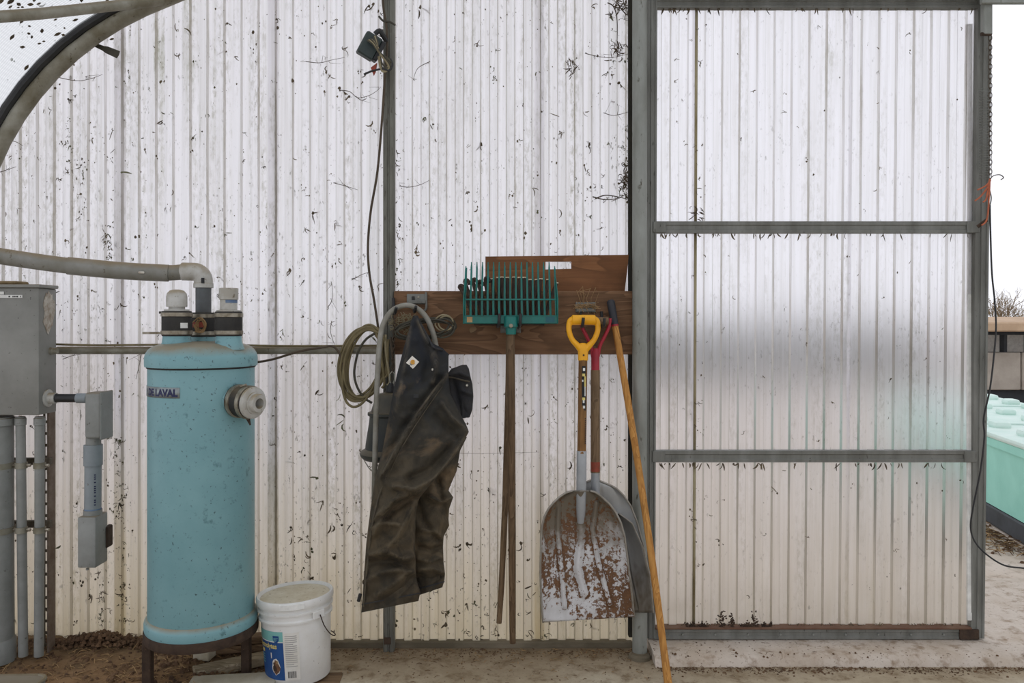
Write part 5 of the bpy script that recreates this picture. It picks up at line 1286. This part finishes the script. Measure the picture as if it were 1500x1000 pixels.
o = b.build('foliage', MAT['leaf_litter'], bu); o['kind'] = 'stuff'
# hedge bank far off seen only as a soft tone through the sheets
b = MB(); b.grid(lambda u, v: Vector((lerp(-4, 10.5, u), 22 + 1.2 * noise.noise(Vector((u * 30, v * 6, 0))) + 1.5 * v, 1.9 * v * (.8 + .3 * noise.noise(Vector((u * 22, 0, 3)))))), 60, 8)
b.build('far_hedge', M('far_hedge_green', (62, 68, 62), (40, 46, 44), 1.2, .95), label='long low hedge far beyond the yard behind the wall', cat='hedge', sharp=180)

# ================================================================== DIRT, VINES, LITTER
PH = wx(180) - .072
def wall_front(x):
    f = ((x - PH) / PITCH) % 1.0 * PITCH
    h = 0 if f < .033 else (f - .033) / .005 if f < .038 else 1 if f < .070 else 1 - (f - .070) / .0055
    return W - h * RIB
rr = random.Random(101)
def strand(mb, x, y, L, wd, ang, d, bend):
    pts = []; a = ang
    px, py = x, y
    for k in range(5):
        pts.append(P(px, py, d - .0015 - .003 * math.sin(k / 4 * PI))); px += math.cos(a) * L / 4; py += math.sin(a) * L / 4; a += bend
    mb.tube(pts, [wd * q * .003 for q in (.35, .9, 1, .75, .25)], 4, flat=.5)
def blob(mb, x, y, r, d):
    n = 7; c = P(x, y, d); vs = [c + Vector((math.cos(k * 2 * PI / n) * r * .003 * rr.uniform(.5, 1.2), 0, math.sin(k * 2 * PI / n) * r * .003 * rr.uniform(.6, 1.6))) for k in range(n)] + [c + Vector((0, -.0025, 0))]
    mb.add(vs, [[k, (k + 1) % n, n] for k in range(n)] + [list(range(n))[::-1]])
def fleck(mb, x, y, d, s_):
    k = rr.random()
    if k < .62:
        base = rr.gauss(PI / 2, .9)
        for _ in range(rr.choice((1, 1, 2, 3))):
            strand(mb, x + rr.gauss(0, 1.2) * s_, y + rr.gauss(0, 1.5) * s_, rr.uniform(4, 12) * s_, rr.uniform(.35, .95) * s_, base + rr.gauss(0, .7), d, rr.gauss(0, .5))
        if rr.random() < .5: blob(mb, x, y, rr.uniform(1.0, 2.2) * s_, d)
    else:
        for _ in range(rr.choice((1, 2, 3))): blob(mb, x + rr.gauss(0, 3) * s_, y + rr.gauss(0, 3) * s_, rr.uniform(.6, 1.8) * s_, d)
b = MB(); mo = MB(); n = 0
while n < 900:
    x = rr.uniform(-5, 922); y = rr.uniform(0, 942)
    dens = .42 + .55 * max(0, noise.noise(Vector((x * .008, y * .006, 2)))) + (.45 if y > 620 else 0) * (y - 620) / 320 + (.4 if 60 < x < 190 and 150 < y < 560 else 0) + (.35 if x > 840 and y < 320 else 0)
    if 200 < x < 400 and 520 < y: continue
    if rr.random() > dens: continue
    n += 1; X = wx(x); d = wall_front(X)
    fleck(mo if rr.random() < .16 else b, x, y, d, rr.choice((.5, .55, .6, .7, .8, .9, 1.1, 1.35)) * (1.12 if y > 560 else 1))
for _ in range(2300):
    x = rr.uniform(-5, 922); y = rr.uniform(0, 942)
    if rr.random() > .45 + .5 * noise.noise(Vector((x * .01, y * .01, 7))) + (.25 if y > 600 else 0): continue
    blob(b, x, y, rr.uniform(.35, .95), wall_front(wx(x)))
# heavy drift spots along the ribs and by the pole
for (x, y0, y1, m_) in ((158, 330, 380, 30), (101, 170, 250, 24), (122, 240, 330, 14), (172, 640, 760, 40), (150, 830, 935, 34), (181, 700, 930, 44), (582, 330, 430, 20), (581, 200, 330, 18), (897, 20, 110, 18), (918, 180, 300, 40), (913, 250, 290, 24), (722, 70, 125, 8), (840, 85, 110, 8), (630, 840, 930, 10), (420, 820, 935, 16), (445, 770, 845, 14), (725, 880, 935, 12), (795, 930, 943, 8)):
    for _ in range(m_):
        xx = x + rr.gauss(0, 3.2); yy = rr.uniform(y0, y1); fleck(mo if rr.random() < .5 else b, xx, yy, wall_front(wx(xx)), rr.uniform(.4, .95))
b.build('wall_debris', MAT['fleck'], base=(0, W, 0), label='dark insect and plant flecks stuck all over the corrugated wall', cat='debris', kind='stuff', sharp=60, recalc=False)
mo.build('moss_flecks', MAT['moss'], base=(0, W, 0), label='greenish mossy flecks along the ribs of the wall', cat='moss', kind='stuff', sharp=60, recalc=False)
# door debris
b = MB()
def dpx(y): return dd(zpx(y)) + .024
for _ in range(150):
    x = rr.uniform(966, 1428); y = rr.choice((rr.uniform(14, 320), rr.uniform(345, 655), rr.uniform(680, 915)))
    if rr.random() < .35: x = 1021 + rr.gauss(4, 7)
    fleck(b, x, y, dpx(y) , rr.uniform(.4, .9))
for y0 in (12, 343, 679):
    for _ in range(46):
        x = 966 + 460 * rr.random() ** 1.5; y = y0 + rr.expovariate(.35)
        strand(b, x, y0 - 1, rr.uniform(3, 13), rr.uniform(.5, 1.3), PI / 2 + rr.gauss(0, .35), dpx(y0) - .01, rr.gauss(0, .2))
for _ in range(120):
    x = 975 + 460 * rr.random(); strand(b, x, 919, rr.uniform(3, 9), rr.uniform(.4, 1.0), -PI / 2 + rr.gauss(0, .5), dpx(915), rr.gauss(0, .3))
b.build('door_debris', MAT['fleck'], base=(1.3, 3.45, 0), label='dark specks and crumbs caught on the sliding door', cat='debris', kind='stuff', sharp=60, recalc=False)
b = MB()
for cx0, w_, h_ in ((1012, 9, 5), (1030, 8, 6), (1057, 7, 18), (1073, 4, 14), (1095, 10, 5), (1106, 6, 14), (1122, 7, 4)):
    for _ in range(46):
        x = cx0 + rr.gauss(0, w_ * .5); y = 918 - abs(rr.gauss(0, h_ * .6)); c = P(x, y, dd(.1) + .006)
        s_ = rr.uniform(.0025, .006); b.tube([c, c + Vector((rr.gauss(0, s_), rr.gauss(0, s_ * .4), rr.gauss(0, s_)))], [s_ * .8, s_ * .5], 5)
b.build('rail_clods', MAT['rust'], base=(1, 3.45, .06), label='brown dirt clods sitting on the bottom rail of the door', cat='dirt', kind='stuff', sharp=60, recalc=False)

# dry vine runners on the wall
vines = [((497, 132), (512, 134), (524, 143), (540, 140), (552, 133), (558, 127)), ((521, 141), (530, 147), (537, 144)), ((448, 90), (468, 92), (485, 88), (505, 84)), ((585, 272), (598, 274), (614, 271), (629, 264)), ((868, 288), (885, 292), (902, 291), (918, 284)), ((872, 291), (886, 286), (905, 288), (919, 292)), ((857, 78), (878, 83), (898, 84), (924, 78)), ((884, 165), (900, 169), (923, 163)), ((915, 12), (905, 6), (896, -4)), ((918, 22), (908, 10), (903, -3)), ((890, 4), (899, 10), (904, 30), (904, 70), (906, 76)), ((917, 20), (915, 28), (921, 30)), ((0, 252), (12, 248), (24, 244)), ((80, 112), (110, 118), (130, 116), (150, 109)), ((12, 205), (24, 208), (34, 214)), ((480, 450), (486, 440), (487, 425), (485, 412)), ((486, 470), (484, 485), (490, 505)), ((515, 410), (530, 402), (543, 398)), ((490, 268), (505, 272), (524, 278)), ((208, 512), (205, 530), (199, 555)), ((92, 526), (105, 521), (118, 519)), ((650, 662), (668, 663), (700, 664), (750, 663), (790, 662)), ((630, 90), (612, 100), (605, 118))]
for k, v in enumerate(vines):
    big = k in (4, 5, 9, 10)
    b = MB(); pts = catmull([P(x, y, wall_front(wx(x)) * 0 + W - .020 - .004 * math.sin(i * 2.1)) for i, (x, y) in enumerate(v)], 5); n = len(pts)
    r0 = .0030 if big else .0018
    if k == 21: r0 = .0009
    b.tube(pts, [r0 * (1 - .6 * i / n) for i in range(n)], 5)
    for _ in range(3):
        i = rr.randrange(n - 1); q = pts[i]; b.tube([q, q + Vector((rr.gauss(0, .012), -.004, rr.gauss(0, .012))), q + Vector((rr.gauss(0, .022), -.004, rr.gauss(0, .02)))], [r0 * .6, r0 * .5, r0 * .2], 4)
    if k == 0: vn = T('dry_vines', 'brittle brown vine runners clinging to the corrugated wall', 'vine', P(600, 400, W - .02))
    b.build('runner', MAT['twig'], vn, sharp=60)
b = MB()
for cx0, cy0, sx_, sy_, m_ in ((915, 6, 9, 8, 60), (917, 262, 4, 12, 50), (907, 72, 5, 5, 26), (838, 96, 5, 5, 20), (568, 42, 6, 10, 30), (1020, 312, 5, 6, 16)):
    for _ in range(m_):
        x = cx0 + rr.gauss(0, sx_); y = cy0 + rr.gauss(0, sy_); strand(b, x, y, rr.uniform(4, 12), rr.uniform(.4, .9), rr.uniform(0, 6.28), W - .024 if x < 930 else dpx(300), rr.gauss(0, .5))
b.build('vine_clumps', MAT['twig'], base=(0, W, 0), label='matted dry vine clumps beside the post and pole', cat='vine', kind='stuff', sharp=60, recalc=False)

# floor litter
b = MB(); dk = MB()
def lit(mb, x, y, z, L, r):
    a = rr.uniform(0, 6.28); v = Vector((math.cos(a), math.sin(a) * .8, rr.gauss(0, .25))) * L
    c = Vector((x, y, z + r)); mb.tube([c - v / 2, c + Vector((0, 0, L * .12)), c + v / 2], [r * .6, r, r * .5], 4)
def clod(mb, x, y, z, r):
    n = 6; c = Vector((x, y, z)); ph = rr.random() * 6
    ring = [c + Vector((math.cos(ph + k * 2 * PI / n) * r * rr.uniform(.7, 1.3), math.sin(ph + k * 2 * PI / n) * r * rr.uniform(.7, 1.3), 0)) for k in range(n)]
    up_ = [c + (p - c) * .6 + Vector((0, 0, r * rr.uniform(.6, 1.1))) for p in ring]
    mb.add(ring + up_, [[k, (k + 1) % n, n + (k + 1) % n, n + k] for k in range(n)] + [list(range(n, 2 * n))])
def soilz(x, y): 
    return soil_fn((x + 3.6) / 2.62, (y - 2.2) / 1.36).z
for _ in range(1500):
    x = rr.uniform(-2.35, -1.0); y = 3.50 - abs(rr.gauss(0, .28))
    if y < 2.6: continue
    z = soilz(x, y)
    if rr.random() < .55: lit(b if rr.random() < .55 else dk, x, y, z, rr.uniform(.015, .06), rr.uniform(.0009, .002))
    else: clod(dk, x, y, z - .002, rr.uniform(.003, .011))
for _ in range(700):     # heap at the wall foot
    x = -1.80 + rr.gauss(0, .16); y = 3.475 - abs(rr.gauss(0, .035)); z = soilz(x, y) + max(0, .055 - abs(x + 1.78) * .22) * rr.random()
    clod(dk, x, y, z, rr.uniform(.004, .012))
    if rr.random() < .3: lit(dk, x, y, z + .004, rr.uniform(.02, .05), .0015)
for _ in range(500):
    x = rr.uniform(-1.6, -1.0); y = rr.uniform(3.0, 3.45); (clod(dk, x, y, soilz(x, y), rr.uniform(.004, .013)) if rr.random() < .5 else lit(b, x, y, soilz(x, y), rr.uniform(.02, .06), .0014))
for _ in range(1100):    # concrete along the wall
    x = rr.uniform(-.95, .62); y = 3.485 - abs(rr.gauss(0, .05 if rr.random() < .6 else .22))
    if y < 2.9: continue
    if rr.random() < .45: lit(b if rr.random() < .35 else dk, x, y, 0, rr.uniform(.006, .03), rr.uniform(.0007, .0016))
    else: clod(dk, x, y, -.001, rr.uniform(.0012, .0042))
for _ in range(1800):     # dirt line at the apron foot
    x = rr.uniform(.60, 3.0); y = 3.30 - abs(rr.gauss(0, .03)) if rr.random() < .75 else rr.uniform(3.28, 3.6)
    z = 0 if y < 3.30 else .04
    (clod(dk, x, y, z - .001, rr.uniform(.0015, .006)) if rr.random() < .6 else lit(dk, x, y, z, rr.uniform(.006, .03), .001))
for _ in range(240):     # yard crumbs
    x = rr.uniform(2.2, 4.5); y = rr.uniform(4.5, 6.5); clod(dk, x, y, -.013, rr.uniform(.004, .016))
for _ in range(300):     # straw under the bins
    q = bin_at(rr.uniform(4.9, 6.2), -abs(rr.gauss(0, .12))); lit(b if rr.random() < .4 else dk, q.x, q.y, -.012, rr.uniform(.05, .16), rr.uniform(.002, .004))
b.build('straw_litter', MAT['straw'], base=(0, 3.2, 0), label='pale straw bits scattered over the soil and floor', cat='straw', kind='stuff', sharp=60, recalc=False)
dk.build('dirt_litter', MAT['bark'], base=(0, 3.2, 0), label='dark crumbs and leaf scraps along the wall foot', cat='litter', kind='stuff', sharp=60, recalc=False)

# ================================================================== GROUPS OF REPEATS
GR = {'mint_bin': 'mint green bins outside', 'slim_conduit': 'slim conduits under the cabinet', 'strut_rail': 'cross struts behind the conduits', 'double_hook': 'double hooks on the tool board',
      'wood_offcut': 'boards stacked by the tank', 'scoop_shovel': 'scoop shovels on the right hook', 'manure_fork': 'forks on the middle hook', 'cable_bundle': 'cable loops on the tool board'}
for o in COL.objects:
    if o.parent is None and o.name.split('.')[0] in GR: o['group'] = GR[o.name.split('.')[0]]
